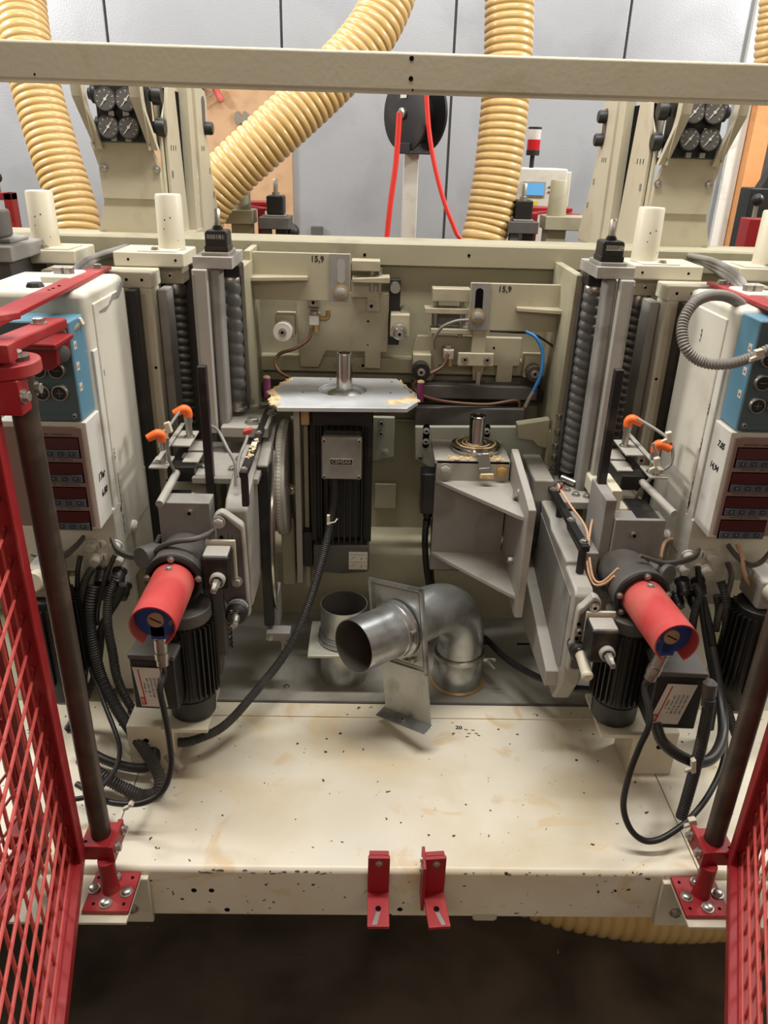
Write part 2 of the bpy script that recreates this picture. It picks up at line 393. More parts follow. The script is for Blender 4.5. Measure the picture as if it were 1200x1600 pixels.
# two red angle stops bolted to the front edge
def angle_stop(x, rot, label, extra):
    t = thing('angle_stop', (x, 1.03, .35), label, 'bracket', 'red angle stops on the front edge')
    hw = .0205
    b = MB()
    q = Matrix.Rotation(rot, 3, 'Z')
    def T(pts): return [q @ (Vector(p)-Vector((x, 1.0, 0)))+Vector((x, 1.0, 0)) for p in pts]
    prof = [(1.02, .362), (1.02, .475), (1.028, .475), (1.028, .364), (1.03, .355)]
    b.box(x-hw, x+hw, 1.021, 1.029, .385, .475); b.v = T(b.v); b.build('upright_plate', red, t, bev=.0012)
    b = MB().box(x-hw, x+hw, .948, 1.0295, .3785, .3855); b.v = T(b.v); b.build('foot_plate', red, t, bev=.0012)
    b = MB().box(x-hw+.002, x+hw-.002, 1.0295, 1.0395, .422, .475); b.v = T(b.v); b.build('back_angle', red, t, bev=.0015)
    if extra:
        MB().box(x-hw-.006, x-hw+.0, 1.0, 1.052, .36, .473).build('side_angle', red, t, bev=.0012)
        for z in (.462, .435): bolt(t, (x-hw-.006, 1.03, z), (-1, 0, 0), r=.005, h=.004)
    bolt(t, (x, 1.021, .462), (0, -1, 0), r=.0052, h=.004)
    p = T([(x, .985, .3857)])[0]
    MB().cyl(p, p+Vector((0, 0, .0006)), .0055, n=16).build('round_hole', hole, t)
    b = MB().prism([(x-.004, .978), (x+.004, .978), (x+(.012 if extra else -.002), .952), (x+(.004 if extra else -.012), .951)], 'z', .3855, .3859); b.v = T(b.v)
    b.build('worn_streak', greymark, t)
angle_stop(.034, 0, 'straight red angle stop with scratched top edge, without a side angle', False)
angle_stop(.142, .09, 'red angle stop with a second riveted side angle, slightly turned', True)

# ================================================================== long upper beam
cb = thing('cross_beam', (XC, 1.72, 0), 'long greyish cream square beam crossing above the whole machine', 'beam')
MB().box(-2.0, 2.2, 1.70, 1.78, 1.774, 1.842).build('beam_tube', cream, cb, bev=.006)
for x in (-1.95, 2.15): MB().box(x-.04, x+.04, 1.70, 1.78, 0, 1.774).build('end_post', cream, cb, bev=.004)
for z in (1.831, 1.797): dothole(cb, (.068, 1.6998, z), r=.0045)
for x, z in ((-.655, 1.785), (.072, 1.778)): dothole(cb, (x, 1.6998, z), r=.002)

# ================================================================== gauge towers
def tower(s, label):
    def X(d): return XC+s*d
    t = thing('gauge_tower', (X(.72), 2.3, 1.44), label, 'machine column')
    # front sheet: outline in x/z
    o = [(.819, 1.42), (.787, 1.536), (.789, 1.61), (.805, 1.672), (.652, 1.672), (.634, 1.61), (.630, 1.54), (.622, 1.42)]
    MB().prism([(X(a), z) for a, z in o], 'y', 2.15, 2.157).build('front_sheet', cream, t, bev=.001)
    MB().prism([(X(a), z) for a, z in [(.787, 1.54), (.789, 1.61), (.775, 1.672), (.655, 1.672), (.635, 1.61), (.633, 1.54)]], 'y', 2.144, 2.151).build('front_cover', cream, t, bev=.001)
    b = MB().prism([(2.157, 1.44), (2.157, 1.70), (2.30, 1.83), (2.34, 1.83), (2.40, 1.44)], 'x', X(.633), X(.627)); b.build('inner_side_sheet', cream, t, bev=.001)
    # arms carrying the gauges: slanted channels
    for to, ti, bo, bi in ((.814, .790, .788, .768), (.676, .652, .653, .631)):
        b = MB(); d1 = ti-.0
        mo, mi = to*.9+bo*.1+.002, ti*.9+bi*.1+.002
        for (za, ya, oa, ia), (zb, yb, ob_, ib) in (((1.655, 2.13, bo, bi), (1.768, 2.085, mo, mi)), ((1.768, 2.085, mo, mi), (1.812, 2.08, to, ti))):
            b.add([(X(ia), ya, za), (X(oa), ya, za), (X(ob_), yb, zb), (X(ib), yb, zb),
                   (X(ia), ya+.02, za), (X(oa), ya+.02, za), (X(ob_), yb+.02, zb), (X(ib), yb+.02, zb)],
                  [(0, 1, 2, 3), (7, 6, 5, 4), (0, 4, 5, 1), (1, 5, 6, 2), (2, 6, 7, 3), (3, 7, 4, 0)])
        b.build('gauge_arm', cream, t, bev=.001)
        # arm side web going back with oval cut-out: built as frame pieces
        xx = X(d1-.004)
        b = MB().prism([(2.12, 1.665), (2.08, 1.765), (2.075, 1.81), (2.105, 1.81), (2.11, 1.765), (2.15, 1.67)], 'x', xx, X(d1-.0))
        b.prism([(2.08, 1.80), (2.08, 1.815), (2.30, 1.815), (2.30, 1.80)], 'x', xx, X(d1-.0))
        b.prism([(2.21, 1.665), (2.19, 1.80), (2.31, 1.80), (2.31, 1.665)], 'x', xx, X(d1-.0))
        b.prism([(2.12, 1.655), (2.12, 1.672), (2.31, 1.672), (2.31, 1.655)], 'x', xx, X(d1-.0))
        b.build('arm_side_web', cream, t)
    # gauges
    for zc in ((1.765, 1.705) if s < 0 else (1.776, 1.716)):
        for dd in (.695, .745):
            dd2 = dd
            c = Vector((X(dd2), 2.118, zc)); d = Vector((0, -1, .12)).normalized()
            g = MB().lathe(c, d, [(.021, -.02), (.026, -.016), (.027, 0), (.0255, .002), (.0245, .0005)], 28).build('pressure_gauge', black, t)
            MB().lathe(c, d, [(.0245, .0004), (.0244, .0012)], 28).build('dial_face', dgrey, g)
            u = Vector((1, 0, 0)); v = d.cross(u)*-1
            if v.z < 0: v = -v
            nb = MB(); a = math.radians(52); nd = u*math.cos(a)+v*math.sin(a)
            nb.obox(c+d*.0022+nd*-.002, nd*.0155, nd.cross(d)*.0011, d*.0003); nb.cyl(c+d*.0012, c+d*.0032, .0035, n=12)
            nb.build('needle', inkw, g)
            kb = MB()
            for i in range(9):
                a = math.radians(-50+i*35); nd = u*math.cos(a)+v*math.sin(a); kb.obox(c+d*.0016+nd*.0195, nd*.0025, nd.cross(d)*.0005, d*.0003)
            kb.build('dial_ticks', inkw, g)
    MB().box(min(X(.655), X(.775)), max(X(.655), X(.775)), 2.135, 2.20, 1.672, 1.80).build('regulator_block', black, t, bev=.003)
    for dd, zc in ((.70, 1.735), (.735, 1.735), (.70, 1.68), (.735, 1.68)):
        box('small_fitting', steel, t, X(dd)-.007, X(dd)+.007, 2.12, 2.136, zc-.006, zc+.006, .001)
    MB().cyl((X(.722), 2.14, 1.80), (X(.722), 2.14, 1.835), .0075).build('fitting_stub', lgrey, t)
    for zc, yy in ((1.778, 2.155), (1.708, 2.165)):
        for d_ in (.642, .79):
            b = MB(); prof = [(.013, -.005), (.014, 0), (.0215, .004), (.0215, .022), (.019, .026)]
            b.lathe((X(d_), yy, zc), (-s, 0, 0), prof, 16); b.build('regulator_knob', black, t)
            if d_ > .7: pass
    for d_, z in ((.774, 1.612), (.642, 1.611), (.795, 1.453), (.64, 1.453)):
        bolt(t, (X(d_), 2.144 if z > 1.6 else 2.15, z), (0, -1, 0), r=.0075, h=.007)
    b = MB().prism([(X(.745), 1.424), (X(.745), 1.442), (X(.711), 1.442), (X(.711), 1.424)], 'y', 2.1485, 2.151); b.build('cable_opening', hole, t, bev=.0)
    # inner cheek plates (front and rear half of the column) with dark gap between
    o = [(2.18, 1.42), (2.18, 1.56), (2.175, 1.68), (2.22, 1.80), (2.245, 1.80), (2.31, 1.42)]
    b = MB().prism(o, 'x', X(.625), X(.617)); b.build('cheek_plate', cream, t, bev=.001)
    MB().box(min(X(.64), X(.63)), max(X(.64), X(.63)), 2.24, 2.50, 1.42, 1.80).build('gap_backing', hole, t)
    MB().box(min(X(.635), X(.605)), max(X(.635), X(.605)), 2.40, 2.46, 1.42, 1.83).build('rear_upright', cream, t, bev=.002)
    o = [(2.46, 1.42), (2.46, 1.83), (2.60, 1.815), (2.62, 1.79), (2.60, 1.70), (2.63, 1.60), (2.72, 1.44), (2.72, 1.42)]
    MB().prism(o, 'x', X(.605), X(.597)).build('rear_cheek_plate', cream, t, bev=.001)
    b = MB()
    hx = X(.5955)
    n = 8; pts = []
    for i in range(n+1):
        a = math.pi*i/n; pts.append((2.56+.022*math.cos(a), 1.785+.016*math.sin(a)))
    for i in range(n+1):
        a = math.pi+math.pi*i/n; pts.append((2.56+.02*math.cos(a), 1.725+.016*math.sin(a)))
    b.prism(pts, 'x', hx, X(.598)); b.build('oval_opening', dgrey, t)
    MB().lathe((X(.60), 2.565, 1.716), (-s, 0, 0), [(.012, 0), (.018, .004), (.018, .024), (.015, .028)], 16).build('regulator_knob', black, t)
    if s > 0: MB().lathe((X(.60), 2.555, 1.778), (-s, 0, 0), [(.012, 0), (.018, .004), (.018, .024), (.015, .028)], 16).build('regulator_knob', black, t)
    for yy in (2.21, 2.235, 2.26, 2.50, 2.52, 2.54):
        e = .6165 if yy < 2.4 else .5965; MB().box(min(X(e), X(e+.001)), max(X(e), X(e+.001)), yy-.0025, yy+.0025, 1.655, 1.668).build('slot', hole, t)
    for yy, z in ((2.2, 1.60), (2.60, 1.60), (2.64, 1.53)):
        e = .6145 if yy < 2.4 else .5945; MB().box(min(X(e), X(e+.003)), max(X(e), X(e+.003)), yy-.006, yy+.006, z-.009, z+.009).build('small_catch', steel, t, bev=.001)
    # curved foot joining the rail
    MB().prism([(2.14, 1.41), (2.14, 1.445), (2.72, 1.445), (2.72, 1.41)], 'x', X(.60), X(.80)).build('column_foot', cream, t)
tower(-1, 'cream column with four black pressure gauges, standing before the particle board')
tower(1, 'cream column with four black pressure gauges, standing beside the orange timber post')

# ================================================================== lifting guides
def spiral(c, z0, z1, r, pitch, amp, starts=1, nz=7, n=28, spin=1):
    """spiral-grooved bellows"""
    k = int((z1-z0)/pitch*nz); b = MB(); vs = []; 
    for j in range(k+1):
        z = z0+(z1-z0)*j/k
        for i in range(n):
            a = 2*math.pi*i/n
            q = abs(math.sin(math.pi*((z-z0)/pitch)+spin*a/2)); rr = r-amp+amp*math.sqrt(q)
            vs.append((c[0]+rr*math.cos(a), c[1]+rr*math.sin(a), z))
    fs = [(j*n+i, j*n+(i+1) % n, (j+1)*n+(i+1) % n, (j+1)*n+i) for j in range(k) for i in range(n)]
    fs += [tuple(range(n))[::-1], tuple(range(k*n, (k+1)*n))]
    return b.add(vs, fs)
def guide(s, label):
    def X(d): return XC+s*d
    t = thing('lifting_guide', (X(.6), 1.95, BT), label, 'machine guide')
    def bx(n, m, a, b_, *r, **k): return box(n, m, t, X(a), X(b_), *r, **k)
    pb = .572
    bx('bearing_block', ivory, .53, .695, 1.88, 2.02, 1.408, 1.442, .004)
    bx('bearing_block', ivory, .785, .93, 1.89, 2.03, 1.408, 1.440, .004)
    bx('mount_plate', ivory, .548, .64, 1.885, 1.985, 1.442, 1.4455, .002)
    bx('mount_plate', ivory, .80, .90, 1.895, 1.99, 1.440, 1.4435, .002)
    for d_, zt in ((pb, 1.568), (.872, 1.565)):
        b = MB().lathe((X(d_), 1.95, 1.443), (0, 0, 1), [(.032, 0), (.0315, .008), (.0305, .118), (.0285, .122), (.001, .1235)], 32)
        q = b.build('guide_post', ivory, t, ang=60)
        for dx, z in ((-.005, 1.51), (.008, 1.515), (.02, 1.465), (-.008, 1.49)):
            dothole(q, (X(d_)+dx, 1.95-math.sqrt(max(.0001, .0308**2-dx*dx)), z), r=.0016)
    bolt(t, (X(.60), 1.897, 1.4455), r=.008, h=.006); bolt(t, (X(.86), 1.905, 1.4435), r=.008, h=.006)
    bx('top_yoke', ivory, .588, .835, 1.80, 1.88, 1.372, 1.408, .004)
    for d_ in (.61, .645, .81): dothole(t, (X(d_), 1.7998, 1.391), r=.0035)
    for d_ in (.55, .66): dothole(t, (X(d_), 1.8798, 1.425), r=.003)
    bx('front_post', ivory, .590, .642, 1.80, 1.87, .50, 1.374, .006)
    bx('post_groove', cream, .604, .618, 1.7965, 1.80, .55, 1.36, .003)
    for z in (1.19, .98, .90): dothole(t, (X(.598), 1.7998, z), r=.0035)
    bx('grey_guide_rail', grey, .566, .588, 1.835, 1.90, .55, 1.365, .003)
    bx('dark_gasket_strip', black, .615, .637, 1.752, 1.795, .70, 1.375, .002)
    bx('nut_housing', cream, .545, .615, 1.92, 1.99, 1.365, 1.408, .003)
    capscrew(t, (X(.575), 1.92, 1.385), r=.006)
    b = MB().lathe((X(pb), 1.95, 1.335), (0, 0, 1), [(.021, 0), (.023, .004), (.023, .02), (.02, .03)], 24); b.build('bellows_clamp', steel, t)
    spiral((X(pb), 1.95), .80, 1.34, .0235, .0195, .0075, nz=6, n=22).build('guide_bellows', rubberd, t, ang=60)
    bx('inner_channel', cream2, .505, .525, 1.92, 1.99, .60, 1.40, .002)  # narrow cream channel beside the guide bellows
    bx('rear_channel', dgrey, .50, .62, 1.99, 2.05, .60, 1.40, .002)
    # frame cheek towards the cabinet at low level
guide(-1, 'cream lifting guide with two white posts and brown bellows behind the left cabinet')
guide(1, 'cream lifting guide with two white posts and brown bellows behind the right cabinet')

# ================================================================== height adjusting spindles with counters
def hspindle(s, label, zb, pitch, digits, off):
    def X(d): return XC+s*d
    t = thing('adjusting_spindle', (X(.42), 1.78, zb), label, 'spindle unit')
    a0, a1 = off
    bl = X(a0+.028)
    box('head_block', lgrey, t, X(a0-.005), X(a1), 1.72, 1.87, 1.430, 1.455, .002)
    box('spacer_plate', lgrey, t, X(a0+.005), X(a0+.063), 1.735, 1.835, 1.455, 1.462, .0015)
    c = box('position_counter', black, t, X(a0+.033)-.0245, X(a0+.033)+.0245, 1.75, 1.81, 1.462, 1.505, .006)
    cx = X(a0+.033)
    box('counter_base', blackm, c, cx-.0255, cx+.0255, 1.748, 1.812, 1.462, 1.474, .002)
    if s > 0: MB().box(cx-.017, cx+.021, 1.7487, 1.7498, 1.486, 1.4965).build('digit_window', paper, c)
    else: MB().box(cx-.02, cx+.02, 1.7487, 1.7498, 1.487, 1.498).build('digit_window', dgrey, c)
    text(digits, .0125, (cx+(.002 if s > 0 else 0), 1.7484, 1.4913 if s > 0 else 1.4925), (1, 0, 0), (0, 0, 1), ink if s > 0 else inkw, c, 'digits')
    MB().lathe((cx, 1.78, 1.504), (0, 0, 1), [(.0115, 0), (.0115, .007), (.009, .007), (.009, .010)], 20).build('shaft_collar', blackm, t)
    b = MB().lathe((cx, 1.78, 1.512), (0, 0, 1), [(.0078, 0), (.0078, .008), (.0068, .008), (.0068, .034), (.005, .036)], 6, phase=.4); b.build('hex_shaft', steel, t)
    # dark nut under the head and bellows
    bx_ = X(a0+.015)
    MB().box(bx_-.02, bx_+.025, 1.78, 1.84, 1.405, 1.430).build('nut_block', black, t, bev=.002)
    MB().lathe((bx_, 1.80, 1.388), (0, 0, 1), [(.019, 0), (.021, .003), (.021, .014), (.018, .018)], 24).build('hose_clamp', steel, t)
    spiral((bx_, 1.80), zb+.02, 1.392, .0225, pitch, .0065, nz=8, n=26).build('bellows', rubber, t, ang=60)
    MB().lathe((bx_, 1.80, zb), (0, 0, 1), [(.023, 0), (.023, .006), (.019, .008), (.019, .024)], 26).build('bellows_collar', steel if s < 0 else black, t)
    # two guide bars
    zl = zb-.03
    box('guide_bar', lgrey, t, X(a1), X(a1-.031), 1.705, 1.735, zl, 1.43, .003)
    b = MB().box(min(X(a1-.001), X(a1-.005)), max(X(a1-.001), X(a1-.005)), 1.7035, 1.7055, zl, 1.42); b.build('weld_seam', grey, t, bev=.0005)
    box('round_edged_bar', grey, t, X(a1-.032), X(a1-.057), 1.725, 1.775, zl-.01, 1.43, .009)
    box('rear_slide', dgrey, t, X(a0-.005), X(a0+.06), 1.835, 1.86, zl-.05, 1.43, .003)
    return t
hspindle(-1, 'grey height spindle unit with white-figured counter cap beside the clamping table', 1.092, .028, '000181', (.395, .475))
hspindle(1, 'grey height spindle unit with white counter window over the bracket motor', .93, .0215, '0000FC', (.402, .480))
# ================================================================== clamping table and vertical motor (left)
vm = thing('spindle_motor', (-.065, 1.81, .67), 'black finned vertical motor hanging under a bright aluminium table plate', 'motor')
# table plate with recess: octagon-cut corners
pl = [(-.208, 1.667), (.086, 1.680), (.113, 1.735), (.113, 1.80), (.068, 1.930), (-.198, 1.925), (-.240, 1.80), (-.232, 1.745)]
hc = (-.066, 1.822); hr = .058; N = 40
def ringplate(b, outer, c, r, z0, z1):
    ins = [(c[0]+r*math.cos(2*math.pi*i/N), c[1]+r*math.sin(2*math.pi*i/N)) for i in range(N)]
    outp = []
    for x, y in ins:
        d = Vector((x-c[0], y-c[1])).normalized(); best = 1e9
        for i in range(len(outer)):
            a = Vector(outer[i]); e = Vector(outer[(i+1) % len(outer)])-a; q = Vector(c)
            den = d.x*e.y-d.y*e.x
            if abs(den) < 1e-9: continue
            t = ((a.x-q.x)*e.y-(a.y-q.y)*e.x)/den; u = ((a.x-q.x)*d.y-(a.y-q.y)*d.x)/den
            if t > 0 and -1e-6 <= u <= 1+1e-6: best = min(best, t)
        outp.append((c[0]+d.x*best, c[1]+d.y*best))
    # insert true corners
    allv = sorted(set([(math.atan2(y-c[1], x-c[0]), x, y) for x, y in outp+outer]))
    n = len(allv); vs = []
    for a, x, y in allv: vs += [(x, y, z1), (x, y, z0), (c[0]+r*math.cos(a), c[1]+r*math.sin(a), z1), (c[0]+r*math.cos(a), c[1]+r*math.sin(a), z0)]
    fs = []
    for i in range(n):
        j = (i+1) % n; A = 4*i; Bq = 4*j
        fs += [(A, Bq, Bq+2, A+2), (A+1, A+3, Bq+3, Bq+1), (A, A+1, Bq+1, Bq), (A+2, Bq+2, Bq+3, A+3)]
    return b.add(vs, fs)
ringplate(MB(), pl, hc, hr, 1.131, 1.141).build('table_plate', alu, vm, bev=.0012, ang=30)
MB().lathe((hc[0], hc[1], 1.1285), (0, 0, 1), [(hr-.0005, 0), (hr-.0005, .005)], 40).build('recess_floor', alu, vm)
MB().lathe((-.062, 1.81, 1.1335), (0, 0, 1), [(.040, 0), (.040, .003), (.032, .007), (.022, .009), (.022, .010)], 36).build('bearing_cover', steel, vm)
MB().lathe((-.062, 1.81, 1.140), (0, 0, 1), [(.0215, 0), (.0225, .002), (.0225, .010), (.0205, .012)], 6).build('spindle_nut', steel, vm)
MB().lathe((-.062, 1.81, 1.150), (0, 0, 1), [(.0195, 0), (.0195, .082), (.0185, .084), (.0135, .084), (.0125, .07), (.001, .069)], 36).build('spindle_shaft', chrome, vm)
for x, y in ((-.16, 1.79), (.05, 1.80), (.055, 1.90), (-.10, 1.91)): dothole(vm, (x, y, 1.1408), (0, 0, 1), r=.003)
# dried wood-dust glue at plate corners: lumpy strips
def lumps(parent, p0, p1, wd, name='dust_crust', n=26, h=.004):
    b = MB(); p0 = Vector(p0); p1 = Vector(p1); d = p1-p0; s_ = Vector((0, 0, 1)).cross(d).normalized()
    for i in range(n):
        t = (i+random.random())/n; c = p0+d*t+s_*random.uniform(-wd, wd)/2; r_ = random.uniform(.3, 1)*wd*.5
        b.lathe(c, (random.uniform(-.2, .2), random.uniform(-.2, .2), 1), [(r_, -.001), (r_*.8, h*random.uniform(.2, .5)), (r_*.2, h*random.uniform(.5, 1))], 7)
    o = b.build(name, wood, parent); o['kind'] = 'stuff'; return o
lumps(vm, (-.215, 1.68, 1.141), (-.234, 1.80, 1.141), .020, n=34)
lumps(vm, (-.234, 1.80, 1.141), (-.200, 1.91, 1.141), .012, n=26)
lumps(vm, (.045, 1.72, 1.141), (.108, 1.755, 1.141), .030, n=30, h=.003)
lumps(vm, (.108, 1.77, 1.141), (.075, 1.91, 1.141), .009, n=22)
for (x, y) in ((-.247, 1.80), (.1215, 1.79)):
    q = MB().cyl((x, y, 1.125), (x, y, 1.172), .0085, n=16).build('side_pin', purple, vm); MB().lathe((x, y, 1.172), (0, 0, 1), [(.0088, 0), (.008, .003), (.004, .005)], 12).build('dust_cap', wood, q)
# motor
mx0, mx1, my0, my1 = -.132, .002, 1.75, 1.88
box('motor_flange', blackm, vm, -.135, .006, 1.735, 1.88, 1.075, 1.131, .004)
box('motor_core', black, vm, mx0+.012, mx1-.012, my0+.012, my1, .755, 1.08, .012)
def fin(b): b.box(-.0018, .0018, -.008, .012, 0, .318)
for i in range(10):
    place('motor_fin', 'cooling_fin', vm, (mx0+.002+i*(mx1-mx0-.004)/9, my0, .758), (0, 0, 1), fin, blackm)
def finx(b): b.box(-.008, .012, -.0018, .0018, 0, .318)
for i in range(8):
    place('motor_fin_side', 'cooling_fin', vm, (mx1-.004, my0+.01+i*.015, .758), (0, 0, 1), finx, blackm)
    place('motor_fin_side', 'cooling_fin', vm, (mx0, my0+.01+i*.015, .758), (0, 0, 1), finx, blackm)
MB().prism([(-.137, .755), (-.137, .685), (-.13, .677), (-.065, .672), (.0, .677), (.006, .685), (.006, .755)], 'y', 1.738, 1.885).build('fan_cowl', dgrey, vm, bev=.004)
lab = MB().box(-.046, .002, 1.7368, 1.7376, .687, .738).build('instruction_label', paper, vm)
for zc in (.712, .69):
    MB().box(-.044, .0, 1.7362, 1.7366, zc+.018, zc+.0186).build('printed_line', ink, lab)
    MB().beam((-.040, 1.7364, zc+.006), (-.028, 1.7364, zc+.014), .0004, .0012, (0, -1, 0)).build('printed_line', ink, lab)
    text('L', .011, (-.014, 1.7363, zc+.008), (-1, 0, 0), (0, 0, 1), ink, lab, 'print')
    text('r', .009, (-.002, 1.7363, zc+.008), (-1, 0, 0), (0, 0, 1), ink, lab, 'print')
# terminal box
tb = box('terminal_box', dgrey, vm, -.108, -.018, 1.695, 1.742, .965, 1.065, .005)
lid = box('box_lid', grey, vm, -.110, -.016, 1.680, 1.697, .962, 1.068, .004)
for x in (-.104, -.022):
    for z in (.970, 1.060): capscrew(lid, (x, 1.6795, z), r=.0042)
b = MB(); zc = 1.007; yy = 1.6795
for x0, x1, z0, z1 in ((-.090, -.037, zc+.0065, zc+.008), (-.090, -.037, zc-.008, zc-.0065), (-.0905, -.089, zc-.008, zc+.008), (-.038, -.0365, zc-.008, zc+.008)): b.box(x0, x1, yy-.0012, yy+.001, z0, z1)
b.build('name_frame', lgrey, lid, bev=.0004)
MB().box(-.0895, -.0375, yy-.0004, yy+.0006, zc-.0072, zc+.0072).build('sunk_name_field', black, lid)
text('CEMSAR', .0125, (-.0635, yy-.0008, zc), (1, 0, 0), (0, 0, 1), lgrey, lid, 'raised_name', ext=.0008)
MB().lathe((-.082, 1.712, .965), (0, 0, -1), [(.012, 0), (.012, .012), (.014, .012), (.014, .03), (.0105, .034), (.0105, .05)], 18).build('cable_gland', black, vm)
# long upright bracket on the left of the motor
box('mount_upright', lgrey, vm, -.180, -.165, 1.742, 1.79, .64, 1.131, .002)
box('mount_upright', cream2, vm, -.162, -.150, 1.79, 1.85, .60, 1.131, .002)
box('packing_block', tan, vm, -.162, -.142, 1.74, 1.77, 1.075, 1.131, .002)
box('rear_carrier', cream2, vm, -.18, -.14, 1.85, 1.87, .62, 1.10, .002)
bolt(vm, (-.18, 1.765, 1.085), (-1, 0, 0), r=.006, h=.008); bolt(vm, (-.19, 1.75, .905), (-.3, -1, 0), r=.011, h=.012); box('dark_joint', black, vm, -.165, -.14, 1.76, 1.80, .68, .78, .002)
cable('motor_cable', PP((524, 748, 1.71), (521, 790, 1.70), (513, 835, 1.69), (501, 885, 1.67), (487, 930, 1.65), (466, 985, 1.60), (440, 1030, 1.54), (400, 1080, 1.45), (355, 1130, 1.37), (316, 1152, 1.33), (280, 1160, 1.33), (240, 1146, 1.36), (205, 1105, 1.40), (184, 1062, 1.42), (176, 1020, 1.43), (168, 975, 1.44), (170, 935, 1.455), (182, 900, 1.475)), .0098, hosem,
      'dark ribbed cable conduit running from the silver lidded motor box down to the left cabinet', 'conduit', ribbed=.0052, n=12)
ct = tag(MB().box(P(513, 805, Y=1.66).x-.004, P(513, 805, Y=1.66).x+.003, 1.665, 1.675, P(513, 812, Y=1.67).z-.012, P(513, 812, Y=1.67).z+.012)
         .tube([P(513, 815, Y=1.67)+Vector((-.002, -.012, 0)), P(524, 811, Y=1.67)+Vector((0, -.016, 0)), P(527, 809, Y=1.67)+Vector((0, -.006, 0))], .0018, 6)
         .build('cable_tie', ivory), 'pale cable tie clipped on the conduit in front of the finned motor', 'cable tie')

# ================================================================== bracket motor on the right
bm = thing('bracket_motor', (.26, 1.75, .70), 'grey welded motor bracket with spindle, flange disc and square wedge ribs', 'motor')
bc = (.268, 1.81)
box('rear_motor', black, bm, .175, .335, 1.78, 1.90, .66, .96, .01)
b = MB().box(.165, .345, 1.735, 1.745, .935, .995); b.build('top_front_plate', lgrey, bm, bev=.002)
box('top_plate', lgrey, bm, .160, .345, 1.735, 1.88, .985, .997, .003)
box('front_plate', grey, bm, .165, .345, 1.745, 1.755, .685, .985, .002)
for d_ in (.938, .735):
    MB().prism([(.165, 1.745), (.352, 1.745), (.352, 1.53+.0), (.335, 1.545), (.18, 1.725)], 'z', d_-.006, d_+.004).build('wedge_rib', lgrey, bm, bev=.0015)
MB().prism([(1.76, 1.02), (1.54, .985), (1.50, .975), (1.515, .69), (1.54, .685), (1.75, .70)], 'x', .348, .366).build('side_plate', lgrey, bm, bev=.003)
for x in (.187, .325): bolt(bm, (x, 1.735, .970), (0, -1, 0), r=.013, h=.011, m=(lgrey if x < .2 else tan))
bolt(bm, (.348, 1.63, .955), (-1, 0, 0), r=.012, h=.010); bolt(bm, (.348, 1.60, .80), (-1, 0, 0), r=.008, h=.014)
prof = [(.052, -.018), (.060, -.016), (.063, -.004), (.061, 0), (.054, .002), (.052, .0005), (.042, .001), (.040, .004), (.030, .004), (.028, .001), (.022, .001)]
MB().lathe((*bc, 1.012), (0, 0, 1), prof, 44).build('flange_disc', chrome, bm)
MB().lathe((*bc, 1.004), (0, 0, 1), [(.05, -.012), (.05, -.002)], 30).build('dark_collar', blackm, bm)
MB().lathe((*bc, 1.012), (0, 0, 1), [(.021, 0), (.0195, .003), (.0195, .070), (.0185, .072), (.0135, .072), (.012, .055), (.001, .054)], 36).build('spindle_shaft', chrome, bm)
MB().lathe((*bc, 1.079), (0, 0, 1), [(.0195, 0), (.0205, .001), (.0205, .006), (.0193, .007)], 32, caps=False).build('shaft_rim', chrome, bm)
b = MB(); 
for k in range(3):
    rr = (.024, .034, .047)[k]; pts = [Vector((bc[0]+(rr+random.uniform(-.002, .002))*math.cos(a*.35+k), bc[1]+(rr+random.uniform(-.002, .002))*math.sin(a*.35+k), 1.0155)) for a in range(15)]
    b.tube(smooth_path(pts, 3), .0022, 6)
o = b.build('dust_rings', wood, bm); o['kind'] = 'stuff'
b = MB(); pa = [(.274, 1.76, 1.016), (.276, 1.735, 1.013), (.280, 1.715, .985), (.283, 1.705, .972)]
for p, q in zip(pa, pa[1:]): b.beam(p, q, .030, .004, (0, -.3, 1))
b.build('bent_tongue', chrome, bm, bev=.001)
b = MB().box(.268, .302, 1.700, 1.708, .962, .975); b.build('tongue_end', wood, bm, bev=.002)
lumps(bm, (.19, 1.75, .998), (.33, 1.75, .998), .02, n=30)
jb = box('junction_box', black, bm, .135, .180, 1.755, 1.81, .838, .950, .006)
box('box_cover', blackm, jb, .133, .139, 1.757, 1.808, .84, .948, .002)
MB().lathe((.154, 1.782, .838), (0, 0, -1), [(.012, 0), (.012, .014), (.009, .02), (.009, .04)], 16).build('cable_gland', black, bm)
cable('motor_cable', PP((666, 812, 1.775), (664, 850, 1.78), (668, 900, 1.80), (680, 950, 1.82), (705, 975, 1.80), (750, 992, 1.72), (790, 1028, 1.60), (835, 1056, 1.50), (880, 1072, 1.42), (925, 1078, 1.37), (965, 1074, 1.34)), .0085, black,
      'black cable from the side junction box over the pit to the right gear motor', 'cable')
cable('motor_cable', PP((677, 812, 1.79), (677, 850, 1.80), (675, 900, 1.815), (684, 940, 1.83), (700, 955, 1.83)), .006, black, 'second thinner black cable hanging beside the junction box cable', 'cable')

